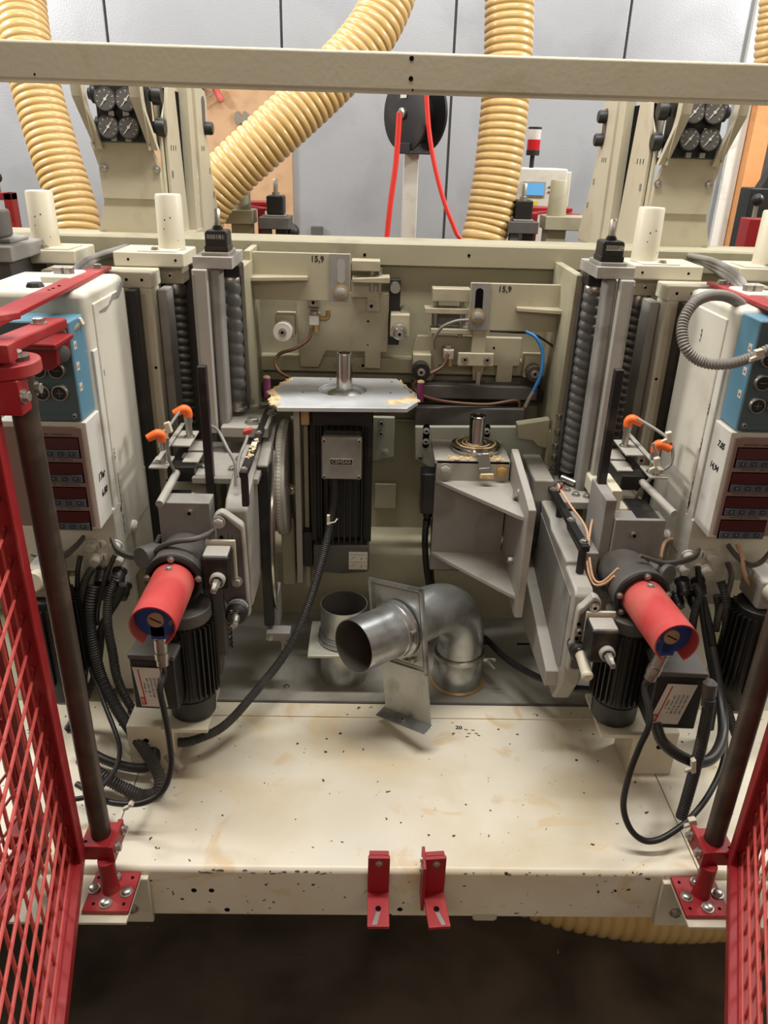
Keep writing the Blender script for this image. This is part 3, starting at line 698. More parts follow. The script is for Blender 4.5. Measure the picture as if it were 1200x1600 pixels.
# ================================================================== plates on the back panel
cp = thing('slotted_plate', (.30, 1.96, .90), 'green-grey slotted plate with screw pairs behind the shorter spindle', 'plate')
MB().prism([(.122, 1.006), (.480, 1.014), (.480, .72), (.40, .70), (.30, .88), (.18, .88), (.126, .912)], 'y', 1.95, 1.965).build('plate_body', mat('grey_green_paint', (146, 146, 130), .45, dirt=(116, 112, 92), damt=.4, var=.05), cp, bev=.004)
for x, z in ((.153, .995), (.153, .965), (.315, .998), (.315, .965), (.334, .935)):
    MB().prism([(x+.009*math.cos(a)*(1), z+(.010 if math.sin(a) > 0 else -.010)+.009*math.sin(a)) for a in [i*math.pi/8 for i in range(16)]], 'y', 1.9493, 1.951).build('slot', hole, cp)
    capscrew(cp, (x, 1.9490, z), r=.0065, m=grey)
capscrew(cp, (.14, 1.9490, .918), r=.006, m=steel)
cq = thing('slotted_plate', (.04, 1.96, .90), 'green-grey slotted plate with a rusty screw pair beside the finned motor', 'plate')
MB().prism([(.0, 1.03), (.068, 1.03), (.068, .918), (.0, .90)], 'y', 1.95, 1.965).build('plate_body', MATS['grey_green_paint'], cq, bev=.003)
for z in (1.014, .985):
    MB().prism([(.032+.009*math.cos(a), z+.010*math.sin(a)) for a in [i*math.pi/8 for i in range(16)]], 'y', 1.9493, 1.951).build('slot', hole, cq)
    capscrew(cq, (.032, 1.949, z), r=.0065, m=grey)
bolt(cq, (.045, 1.95, .933), (0, -1, 0), r=.008, h=.006, m=lgrey)

# ================================================================== stop arms and carriers on the back panel
def stop_arm(s, x0, x1, z0, z1, gx0, gx1, label, note):
    t = thing('stop_arm', ((x0+x1)/2, 1.99, z0), label, 'bracket')
    box('arm_plate', armp, t, x0, x1, 1.985, 1.995, z0, z1, .002)
    xo, xi = (x0, x1) if s < 0 else (x1, x0)
    box('arm_flange', armp, t, xo-.008, xo+.008, 1.955, 2.08, z0-.06, z1+.006, .003)
    zr = (z0+z1)/2-.0
    sgn = 1 if s < 0 else -1
    MB().prism([(xo, 1.985), (xo+sgn*.145, 1.985), (xo+sgn*.145, 1.965), (xo+sgn*.02, 1.935), (xo, 1.935)], 'z', zr-.006, zr+.004).build('gusset_rib', armp, t, bev=.002)
    box('bare_end_plate', grey, t, gx0, gx1, 1.981, 1.9855, z0, z1, .001)
    xm = (gx0+gx1)/2+(.004 if s < 0 else -.004)
    MB().prism([(xm+.010*math.cos(a), (z1-.022 if math.sin(a) > 0 else z0+.055)+.010*math.sin(a)) for a in [i*math.pi/8 for i in range(16)]], 'y', 1.9803, 1.982).build('long_slot', lgrey if s < 0 else hole, t)
    zb = z0+.025 if s < 0 else z0+.038
    MB().lathe((xm, 1.9805, zb), (0, -1, 0), [(.019, 0), (.019, .002)], 26).build('washer', tan, t)
    bolt(t, (xm, 1.9785, zb), (0, -1, 0), r=.011, h=.008, m=lgrey)
    text(note, .020, ((gx0-.030) if s < 0 else (gx1+.035), 1.9845, z1-.014), (1, 0, .0), (.12, 0, 1), ink, t, 'handwriting', ext=.0002, bold=.0003)
    return t
sa = stop_arm(-1, -.304, -.054, 1.322, 1.437, -.106, -.056, 'upper left cream stop arm marked 15,9 with grey slotted end plate', '15,9')
sb = stop_arm(1, .249, .512, 1.258, 1.376, .251, .300, 'cream stop arm marked 15,9 with dark end plate, the lower right one', '15,9')
box('drop_tab', armp, sb, .262, .298, 1.985, 1.995, 1.20, 1.262, .002)
box('tab_foot', armp, sb, .228, .322, 1.978, 1.990, 1.165, 1.20, .003)
for x in (.246, .304): capscrew(sb, (x, 1.978, 1.183), r=.007)
def carrier(x0, x1, z0, z1, label, notch):
    t = thing('slide_carrier', ((x0+x1)/2, 2.05, z0), label, 'carriage')
    zc = z0+.055
    pts = [(x0+.012, z1), (x1, z1), (x1, zc-.01), (x1-.018, zc-.01), (x1-.018, z0), (x1-.062, z0), (x1-.062, z0+.045), (x0+.075, z0+.045), (x0+.055, z0), (x0+.006, z0), (x0+.006, z0+.01), (x0, zc+.02), (x0, z1-.03)]
    MB().prism(pts, 'y', 2.045, 2.060).build('carrier_plate', armp, t, bev=.003); return t
ca = carrier(-.195, .046, 1.135, 1.335, 'wide cream slide carrier with two rollers beside the tall spindle', 0)
MB().prism([(-.052, 1.42), (.02, 1.42), (.02, 1.395), (-.052, 1.395)], 'y', 2.0, 2.05).build('upper_bar', armp, ca, bev=.002)
MB().prism([(-.05, 1.378), (.045, 1.383), (.045, 1.368), (-.05, 1.368)], 'y', 1.99, 2.045).build('upper_bar', armp, ca, bev=.002)
MB().prism([(-.053, 1.368), (.02, 1.368), (.02, 1.29), (-.012, 1.29), (-.012, 1.325), (-.053, 1.325)], 'y', 2.03, 2.045).build('upper_plate', armp, ca, bev=.002)
for x in (.0, .02): MB().cyl((x, 2.03, 1.34), (x, 2.03, 1.40), .006, n=12).build('small_rod', steel, ca)
capscrew(ca, (.0, 2.029, 1.305), r=.0085); box('screw_block', lgrey, ca, -.165, -.135, 2.02, 2.045, 1.300, 1.325, .002); capscrew(ca, (-.150, 2.02, 1.312), r=.008)
dothole(ca, (-.008, 2.0447, 1.262), r=.003); dothole(ca, (-.008, 2.0447, 1.20), r=.002)
box('dark_mount', black, ca, .046, .075, 2.05, 2.08, 1.20, 1.37, .002)
for x, z in ((.06, 1.352), (.088, 1.292)): MB().cyl((x, 2.02, z), (x, 2.06, z), .013, n=20).build('roller_pin', steel, ca)
def roller(parent, x, z, r, m, blk, long=False):
    x0 = x-.028 if blk < 0 else x-.02
    box('roller_block', armp, parent, x-.022, x+.028, 2.0, 2.05, z-.02, z+.038, .003)
    MB().cyl((x, 2.0, z), (x, 1.965, z), r, n=28).build('roller', m, parent, bev=.0015)
    if long: MB().lathe((x, 1.965, z), (0, -1, 0), [(.016, 0), (.016, .012), (.011, .014), (.011, .022)], 20).build('roller_axle', chrome, parent)
    capscrew(parent, (x, 1.965-(.022 if long else 0), z), r=.0075, m=steel)
roller(ca, -.225, 1.245, .0245, paper, -1)
roller(ca, .072, 1.252, .020, steel, 1, True)
cbx = carrier(.112, .405, 1.105, 1.228, 'low cream slide carrier with two dark rollers beside the blue air line', 1)
for z0, z1, xa, xb in ((1.325, 1.357, .155, .252), (1.294, 1.308, .137, .252), (1.243, 1.256, .155, .28)):
    box('upper_bar', armp, cbx, xa, xb, 2.0, 2.045, z0, z1, .002)
box('screen_strip', grey, cbx, .16, .25, 2.05, 2.06, 1.256, 1.29, .001)
for x in (.168, .235): MB().cyl((x, 2.03, 1.23), (x, 2.03, 1.33), .006, n=12).build('small_rod', steel, cbx)
roller(cbx, .133, 1.150, .0235, blackm, 1); roller(cbx, .430, 1.152, .021, blackm, 1)
for zt in (1.105,): box('adjusting_screw', steel, cbx, .285, .297, 2.02, 2.03, 1.09, 1.14, .001)
MB().prism([(.275, 1.16), (.31, 1.16), (.30, 1.11), (.28, 1.11)], 'y', 2.0445, 2.0452).build('tape_mark', mat('old_adhesive_tape', (178, 158, 120), .6), cbx)
dothole(cbx, (.33, 2.0447, 1.20), r=.003)
# air fittings and lines
def fitting(x, z, label):
    t = thing('air_fitting', (x, 2.03, z), label, 'fitting')
    box('valve_cube', paper, t, x-.013, x+.013, 1.995, 2.0, z-.012, z+.012, .002); box('valve_body', lgrey, t, x-.014, x+.014, 2.0, 2.045, z-.013, z+.013, .002)
    MB().cyl((x+.005, 2.0, z-.03), (x+.005, 2.0, z-.012), .006, n=12).build('push_nipple', tan, t)
    MB().cyl((x, 2.01, z+.01), (x, 2.01, z+.022), .010, n=14).build('hex_plug', steel, t)
    return t
fitting(-.147, 1.270, 'small pale valve block with elbow pipe on the wide slide carrier')
fitting(.205, 1.190, 'small pale valve block with brown line on the low slide carrier')
t_ = tag(MB().tube(smooth_path([(-.134, 2.02, 1.272), (-.118, 2.02, 1.272), (-.112, 2.02, 1.278), (-.112, 2.02, 1.292)]), .0065, 10).build('elbow_pipe', tan), 'short brass coloured elbow pipe beside the left valve block', 'pipe')
cable('air_line', PP((487, 513, 2.0), (482, 530, 1.99), (460, 545, 1.98), (437, 553, 1.98), (430, 568, 1.97), (438, 582, 1.96), (452, 590, 1.97)), .0045, brownhose, 'brown air line curling from the left valve block to the table plate', 'air hose')
cable('air_line', PP((700, 553, 1.99), (692, 572, 1.98), (670, 585, 1.97), (650, 595, 1.97), (648, 608, 1.97), (665, 620, 1.97), (700, 628, 1.98), (760, 632, 1.99), (806, 626, 2.0), (812, 636, 2.0)), .0045, brownhose, 'brown air line sagging below the low slide carrier', 'air hose')
cable('air_line', PP((680, 545, 2.0), (679, 530, 1.99), (690, 512, 1.98), (712, 502, 1.975), (732, 500, 1.98)), .0042, greyc, 'grey air line arching up to the dark end plate', 'air hose')
cable('air_line', PP((822, 518, 1.97), (838, 528, 1.95), (848, 552, 1.94), (845, 585, 1.93), (833, 612, 1.93)), .0045, bluehose, 'blue air line hanging past the right dark roller', 'air hose')
cable('air_line', PP((833, 612, 1.93), (827, 622, 1.93), (820, 636, 1.93)), .005, steel, 'metal hose end hanging from the blue air line', 'hose end')
cable('air_line', PP((765, 517, 2.03), (800, 519, 2.02), (835, 523, 2.01), (870, 545, 1.99)), .003, black, 'thin black line crossing behind the lower stop arm', 'cable')
# rear face hose of arm: fine
# ================================================================== swivel carriages
def bluntpoly(cx, cz, r, a0, a1, n=10): return [(cx+r*math.cos(math.radians(a0+(a1-a0)*i/n)), cz+r*math.sin(math.radians(a0+(a1-a0)*i/n))) for i in range(n+1)]
# left carriage
lc = thing('swivel_carriage', (-.28, 1.62, .75), 'light grey swivel carriage with a black curved guide, left of the finned motor', 'carriage')
box('top_plate', lgrey, lc, -.345, -.235, 1.70, 1.88, 1.055, 1.080, .003)
box('lower_plate', lgrey, lc, -.385, -.24, 1.55, 1.78, 1.0, 1.015, .003)
for x, y, z, r in ((-.275, 1.735, 1.08, .014), (-.262, 1.855, 1.08, .014), (-.238, 1.80, 1.08, .010)): bolt(lc, (x, y, z), r=r, h=.012)
for x, y in ((-.30, 1.66), (-.305, 1.60), (-.37, 1.64), (-.37, 1.61)): bolt(lc, (x, y, 1.015), r=.007, h=.007)
MB().prism([(1.46, .745), (1.45, .76), (1.45, .985), (1.47, 1.005), (1.60, 1.03), (1.80, 1.045), (1.86, 1.0), (1.86, .90), (1.70, .76), (1.55, .745)], 'x', -.298, -.25).build('swing_slab', lgrey, lc, bev=.006)
MB().prism([(1.60, 1.028), (1.78, 1.06), (1.84, 1.05), (1.84, .80), (1.72, .80), (1.72, 1.0), (1.60, 1.02)], 'x', -.25, -.225).build('casting_shoulder', lgrey, lc, bev=.004)
# black curved block with chrome guide
def arcprof(r0, r1, a0, a1, cy, cz, n=16):
    o = bluntpoly(cy, cz, r1, a0, a1, n); i_ = bluntpoly(cy, cz, r0, a1, a0, n); return o+i_
ccy, ccz = 1.88, .80
MB().prism([(1.60, .60), (1.60, 1.022), (1.66, 1.022), (1.66, .60)], 'x', -.2495, -.226).build('black_guide_block', blackm, lc, bev=.002)
MB().prism(arcprof(.235, .305, 128, 232, ccy, ccz), 'x', -.2262, -.222).build('curved_guide', blackm, lc, bev=.001)
MB().prism(arcprof(.28, .309, 131, 229, ccy, ccz), 'x', -.2222, -.2165).build('bright_arc_rail', chrome, lc, bev=.001)
MB().prism(arcprof(.26, .276, 131, 229, ccy, ccz), 'x', -.2222, -.2175).build('bright_arc_rail', steel, lc, bev=.001)
box('lower_lug', grey, lc, -.245, -.185, 1.585, 1.62, .565, .59, .003)
box('lower_strut', grey, lc, -.232, -.215, 1.62, 1.68, .58, .68, .002)
MB().lathe((-.20, 1.60, .572), (0, -.3, -1), [(.013, 0), (.013, .012), (.009, .016), (.009, .035), (.005, .037), (.004, .06)], 16).build('clamp_screw', steel, lc)
bolt(lc, (-.235, 1.585, .575), (0, -1, 0), r=.006, h=.006)
MB().cyl((-.222, 1.80, .915), (-.197, 1.80, .915), .145, n=56).build('degree_disc', lgrey, lc, bev=.003)
MB().cyl((-.2155, 1.80, .915), (-.2075, 1.80, .915), .1462, n=56).build('degree_scale_band', paper, lc)
def tick(b): b.box(-.0006, .0006, -.0016, .0016, -.0004, .0004)
for i in range(46):
    a = math.radians(100+i*3.6); d = Vector((0, math.cos(a), math.sin(a)))
    for dx in ((-.2135, -.2095)): place('tick', 'scale_mark', lc, Vector((dx, 1.80, .915))+d*.1465, d, tick, ink)
box('disc_support', cream2, lc, -.225, -.19, 1.80, 1.92, .60, .80, .004)
bar = MB().beam((-.2505, 1.425, 1.075), (-.252, 1.86, 1.075), .016, .013); bar.build('black_bar', blackm, lc, bev=.0015)
for y in (1.44, 1.66): bolt(lc, (-.251, y, 1.0815), r=.006, h=.005)
box('bar_post', black, lc, -.258, -.244, 1.435, 1.450, 1.0, 1.069, .002)
lumps(lc, (-.251, 1.50, 1.0815), (-.251, 1.62, 1.0815), .012, n=22, h=.002)
box('pale_smudge', paper, lc, -.257, -.245, 1.575, 1.60, 1.0815, 1.0825, .0004)
# arm plate
def armplate(t, x0, x1, y, zt, zb, r=.02, cut=1):
    """rounded plate facing front; the outer top corner cut back"""
    w_ = abs(x1-x0); s_ = 1 if x1 > x0 else -1
    pts = bluntpoly(x0+s_*r, zt-r, r, 180 if s_ > 0 else 0, 90, 6)+[(x0+s_*(w_*.45), zt-.006)]+bluntpoly(x1-s_*r, zt-.035-r*.2, r*.8, 60 if s_ > 0 else 120, 0 if s_ > 0 else 180, 5)+bluntpoly(x1-s_*.008, zb+.008, .008, 0 if s_ > 0 else 180, -90 if s_ > 0 else 270, 4)+[(x0+s_*.02, zb), (x0, zb+.05)]
    return MB().prism(pts, 'y', y, y+.022)
armplate(lc, -.312, -.247, 1.40, 1.005, .755).build('arm_plate', lgrey, lc, bev=.005)
armplate(lc, -.306, -.253, 1.3985, .997, .764, r=.016).build('plate_face', dgrey, lc, bev=.001)
bolt(lc, (-.300, 1.3985, .982), (0, -1, 0), r=.010, h=.009, m=lgrey); bolt(lc, (-.272, 1.3985, .845), (0, -1, 0), r=.0095, h=.010, m=lgrey)
dothole(lc, (-.297, 1.3980, .948), r=.004)
for dx, z in ((-.283, .95), (-.275, .948)): MB().box(dx-.0008, dx+.0008, 1.3978, 1.3984, z-.008, z+.006).build('ink_mark', ink, lc)
def dial(t, x, y, z, s, kx, kz, knoblong, ky=1.40):
    b = box('dial_bracket', ivory, t, x-.029, x+.032, y+.055, y+.062, z-.045, z+.045, .002)
    h = box('dial_housing', blackm, t, x-.030, x+.028, y+.0, y+.056, z-.042, z+.036, .008)
    box('dial_window', lgrey, h, x-.026, x+.024, y+.006, y+.05, z+.030, z+.0372, .004)
    MB().lathe((x+.004, y, z-.012), (0, -1, 0), [(.0155, 0), (.0155, .012), (.0125, .014), (.0125, .006)], 24).build('shaft_ring', lgrey, t)
    MB().lathe((x+.004, y-.006, z-.012), (0, -1, 0), [(.0085, 0), (.0085, .026), (.0072, .028), (.0065, .043), (.005, .044)], 6).build('hex_end', steel, t)
    k = MB().lathe((kx, ky, kz), (0, -1, -.12), [(.022, 0), (.0225, .004), (.0225, .036), (.018, .040), (.001, .040)], 32).build('indexed_knob', black, t)
    MB().lathe((kx, ky-.002, kz), (0, -1, -.12), [(.0228, .004), (.0228, .020)], 32, caps=False).build('index_ring', dgrey, k)
    for i in range(15):
        a = math.radians(20+i*10); d = Vector((math.cos(a), 0, math.sin(a)))
        MB().obox(Vector((kx, ky-.014, kz))+d*.0229, d*.0003, Vector((0, .004 if i % 5 == 0 else .0025, 0)), d.cross(Vector((0, 1, 0)))*.0005).build('index_mark', inkw, k)
    tt = text('TOP', .0095, (kx+(-.002), ky-.0412, kz+(.014)-.0045), (1, 0, 0), (0, 0, 1), inkw, k, 'lettering')
    if knoblong:
        MB().lathe((kx, ky-.035, kz-.004), (.02, -1, -.28), [(.0145, 0), (.0145, .004), (.0125, .008), (.0115, .05), (.0125, .058), (.010, .062)], 20).build('pale_handle', ivory, t)
    else:
        MB().lathe((kx, ky-.038, kz-.003), (0, -1, -.12), [(.0095, 0), (.009, .014), (.008, .022)], 20).build('steel_pin', steel, t)
        MB().lathe((kx, ky-.055, kz-.004), (0, -1, -.12), [(.008, 0), (.008, .016)], 4).build('square_end', steel, t)
dial(lc, -.300, 1.335, .900, -1, -.2705, .785, False)
box('lower_arm', dgrey, lc, -.325, -.30, 1.39, 1.42, .66, .87, .004)
box('spring_case', dgrey, lc, -.345, -.318, 1.40, 1.44, .60, .88, .003)
cable('coil_spring', [Vector((-.315+.014*math.cos(i*.7), 1.45+.014*math.sin(i*.7), .64+i*.0014)) for i in range(60)], .0022, blackm, 'small dark coil spring hanging under the left dial', 'spring', n=6)

# right carriage
rc = thing('swivel_carriage', (.44, 1.55, .62), 'long pale grey swivel carriage slab sloping to the front, right of the bracket motor', 'carriage')
MB().prism([(1.345, .64), (1.345, .855), (1.36, .868), (1.44, .872), (1.44, .885), (1.60, .885), (1.62, .90), (1.85, .90), (1.87, .66), (1.80, .60), (1.62, .56), (1.40, .55)][::-1], 'x', .428, .468).build('swing_slab', lgrey, rc, bev=.006)
MB().prism([(1.372, .66), (1.372, .84), (1.76, .88), (1.78, .70), (1.50, .60)], 'x', .426, .4285).build('slab_face_panel', grey, rc, bev=.001)
MB().prism([(1.38, .60), (1.38, .64), (1.70, .72), (1.86, .76), (1.86, .70), (1.62, .59)], 'x', .400, .430).build('lower_flange', lgrey, rc, bev=.003)
box('rear_casting', lgrey, rc, .405, .455, 1.72, 1.90, .86, .955, .006)
MB().cyl((.3665, 1.77, .835), (.395, 1.77, .835), .120, n=52).build('degree_disc', dgrey, rc, bev=.003)
MB().cyl((.3735, 1.77, .835), (.381, 1.77, .835), .1212, n=52).build('degree_scale_band', paper, rc)
for i in range(40):
    a = math.radians(115+i*3.2); d = Vector((0, math.cos(a), math.sin(a)))
    place('tick', 'scale_mark', rc, Vector((.3775, 1.77, .835))+d*.1215, d, tick, ink)
for dz, yy in ((.948, 1.73), (.925, 1.70)): capscrew(rc, (.378, yy-.012, dz-.006), (0, -.7, .7), r=.005)
MB().cyl((.395, 1.79, .835), (.428, 1.79, .835), .095, n=40).build('pivot_boss', black, rc, bev=.004)
box('top_plate', lgrey, rc, .455, .56, 1.66, 1.90, .905, .925, .003)
box('side_bracket', lgrey, rc, .525, .565, 1.55, 1.66, .905, .915, .002)
for x, y, r in ((.475, 1.84, .016), (.462, 1.80, .009), (.50, 1.78, .010), (.52, 1.74, .009), (.505, 1.70, .008), (.53, 1.69, .008), (.545, 1.64, .008), (.55, 1.60, .008), (.555, 1.57, .008), (.478, 1.76, .010), (.49, 1.73, .008)): bolt(rc, (x, y, .925 if y > 1.66 else .915), r=r, h=.008)
MB().cyl((.485, 1.775, .94), (.515, 1.75, .935), .009, n=14).build('loose_pin', steel, rc)
MB().beam((.455, 1.405, .932), (.449, 1.73, .932), .0165, .014).build('black_bar', blackm, rc, bev=.0015)
for y, x in ((1.425, .455), (1.53, .453), (1.70, .4495)): bolt(rc, (x, y, .939), r=.0075, h=.006)
for y in (1.415, 1.63): MB().cyl((.452, y, .872), (.452, y, .926), .0085, n=16).build('bar_post', black, rc)
capscrew(rc, (.4555, 1.424, .9385), (0, 0, 1), r=.006, m=black)
box('inner_block', grey, rc, .47, .50, 1.45, 1.68, .84, .90, .003)
box('inner_block', blackm, rc, .472, .52, 1.50, 1.62, .80, .87, .003)
armplate(rc, .478, .428, 1.322, .868, .68, r=.02).build('arm_plate', lgrey, rc, bev=.004)
armplate(rc, .475, .433, 1.3205, .860, .69, r=.015).build('plate_face', dgrey, rc, bev=.001)
for x, z in ((.463, .845), (.440, .785)): capscrew(rc, (x, 1.320, z), r=.007)
for x, z in ((.437, .803), (.437, .768)): dothole(rc, (x, 1.320, z), r=.004)
dial(rc, .477, 1.262, .790, 1, .448, .742, True, 1.345)

# ================================================================== dark upright bars and sensor brackets, both sides
def sensors(s, zt, labels):
    def X(d): return XC+s*d
    t = thing('sensor_bracket', (X(.50), 1.60, .95), labels[0], 'bracket')
    zo = 0 if s < 0 else .0
    xb = .433 if s > 0 else .444
    box('dark_upright_bar', blackm, t, X(xb), X(xb-.018), 1.545, 1.565, .60 if s < 0 else .62, zt, .002)
    z1 = 1.075+zo
    for nm, a, b_, y0, y1, z in (('bracket_plate', .485, .525, 1.60, 1.70, z1-.005), ('bracket_plate', .52, .56, 1.53, 1.60, z1-.03), ('bracket_strip', .525, .535, 1.50, 1.74, z1), ('slide_plate', .465, .50, 1.58, 1.64, z1-.035), ('slide_plate', .462, .50, 1.64, 1.70, z1-.03)):
        box(nm, lgrey, t, X(a), X(b_), y0, y1, z-.004, z, .001)
    box('block_under', blackm, t, X(.47), X(.53), 1.56, 1.74, z1-.075, z1-.04, .003)
    MB().cyl((X(.505 if s < 0 else .50), 1.64, z1-.045), (X(.515 if s < 0 else .545), 1.43, z1-.07), .0085, n=18).build('round_rod', lgrey, t)
    box('carrier_block', ivory, t, X(.44), X(.53), 1.52, 1.74, z1-.14, z1-.10, .005)
    box('carrier_block', cream2, t, X(.44), X(.51), 1.48, 1.56, z1-.19, z1-.115, .006)
    box('small_tray', blackm, t, X(.48), X(.53), 1.46, 1.56, z1-.1, z1-.094, .001)
    for (dx, y, zb, lab) in ((.497, 1.655, z1-.005, labels[1]), (.533, 1.56, z1-.03, labels[2])):
        q = thing('proximity_sensor', (X(dx), y, zb), lab, 'sensor', 'orange tipped sensors')
        b = MB().lathe((X(dx), y, zb), (0, 0, 1), [(.0115, 0), (.0115, .003), (.0075, .003), (.0075, .036), (.0095, .036), (.0095, .050), (.007, .052)], 20); b.build('sensor_barrel', steel, q)
        tip = [(X(dx), y, zb+.049), (X(dx), y, zb+.060), (X(dx+.007), y-.004, zb+.067), (X(dx+.028), y-.010, zb+.058)]
        rad = lambda L: .0105-.09*max(0, L-.022)
        MB().tube(smooth_path(tip, 4), .0105, 12, rf=rad).build('orange_plug', orange, q)
    return t
sensors(-1, 1.262, ('dark upright bar with grey sensor plates beside the brown bellows, left unit', 'steel sensor with orange plug farther back on the left sensor plates', 'steel sensor with orange plug nearer the front on the left sensor plates'))
sensors(1, 1.275, ('dark upright bar with grey sensor plates beside the brown bellows, right unit', 'steel sensor with orange plug farther back on the right sensor plates', 'steel sensor with orange plug nearer the front on the right sensor plates'))
sc = lambda pts, r, m, lab: cable('sensor_cable', PP(*pts), r, m, lab, 'cable')
sc(((282, 641, 1.645), (270, 658, 1.62), (262, 672, 1.60), (260, 700, 1.58), (263, 725, 1.57), (268, 737, 1.57)), .0033, greyc, 'grey cable from the rear orange plug of the left sensor pair')
sc(((262, 684, 1.54), (262, 700, 1.54), (266, 722, 1.54), (272, 735, 1.55)), .0033, greyc, 'grey cable from the front orange plug of the left sensor pair')
sc(((996, 654, 1.635), (1020, 668, 1.60), (1042, 684, 1.57), (1051, 700, 1.55), (1048, 725, 1.54), (1030, 738, 1.54), (1012, 752, 1.55), (998, 770, 1.56), (991, 790, 1.57)), .0036, greyc, 'grey cable from the rear orange plug of the right sensor pair')
sc(((1020, 693, 1.545), (1026, 710, 1.54), (1024, 728, 1.54), (1016, 748, 1.55), (1000, 765, 1.56)), .0036, greyc, 'grey cable from the front orange plug of the right sensor pair')
def tie(p, label, dx=.006, dz=.012):
    return tag(MB().obox(p, Vector((dx, 0, .002)), Vector((0, .006, 0)), Vector((-.003, 0, dz))).obox(p+Vector((-.01, -.003, -.008)), Vector((.006, 0, .003)), Vector((0, .004, 0)), Vector((0, 0, .004))).build('cable_tie', ivory, bev=.002), label, 'cable tie')
tie(P(263, 668, Y=1.60), 'pale cable tie on the sensor cable by the left brown bellows')
tie(P(1045, 683, Y=1.555), 'pale cable tie on the arching sensor cable by the right cabinet')
tie(P(1026, 727, Y=1.525), 'pale flat cable tie standing below the front right orange plug', .006, .018)
# probes with red tip near the spindles
sc(((325, 664, 1.60), (340, 672, 1.56), (355, 700, 1.52), (367, 725, 1.50), (368, 760, 1.48)), .0035, greyc, 'grey cable arching in front of the left guide bars')
sc(((388, 676, 1.62), (384, 690, 1.60), (374, 715, 1.55), (370, 745, 1.50)), .0035, greyc, 'grey cable leading to the small red sensor plug')
tag(MB().obox(P(387, 674, Y=1.62), Vector((.010, 0, .003)), Vector((0, .008, 0)), Vector((0, 0, .006))).build('red_plug', redcap, bev=.003), 'small pink red sensor plug on the left carriage plates', 'plug')
tag(MB().obox(P(876, 764, Y=1.64), Vector((.003, 0, -.002)), Vector((0, .010, -.012)), Vector((.001, 0, .003))).build('red_plug', redcap, bev=.002), 'small red sleeve on the thin cable of the right carriage', 'plug')
sc(((872, 757, 1.66), (880, 772, 1.62), (895, 795, 1.58), (910, 815, 1.54), (918, 835, 1.50), (917, 870, 1.46), (921, 900, 1.42), (930, 914, 1.40), (945, 912, 1.38), (960, 900, 1.37)), .0028, peach, 'thin peach cable dropping behind the right black bar')
sc(((930, 800, 1.56), (924, 820, 1.52), (920, 850, 1.48), (922, 880, 1.44), (928, 905, 1.41), (942, 909, 1.39), (966, 888, 1.38)), .0028, peach, 'thin peach cable from the upright bar joining its twin')
# grey cover boxes before the columns
gb = thing('cover_box', (-.38, 1.47, .86), 'grey cover box with one socket screw above the left gear motor', 'box')
box('cover_body', grey, gb, -.435, -.328, 1.45, 1.50, .83, 1.0, .002); capscrew(gb, (-.370, 1.4495, .978), r=.007)
gb = thing('cover_box', (.578, 1.47, .86), 'grey cover box with two socket screws above the right gear motor', 'box')
box('cover_body', grey, gb, .523, .631, 1.45, 1.50, .80, .98, .002); capscrew(gb, (.566, 1.4495, .945), r=.007); capscrew(gb, (.536, 1.4495, .895), r=.007)
box('side_web', grey, gb, .500, .523, 1.46, 1.58, .62, 1.02, .002); box('side_web_end', ivory, gb, .523, .545, 1.50, 1.60, .96, 1.025, .002)
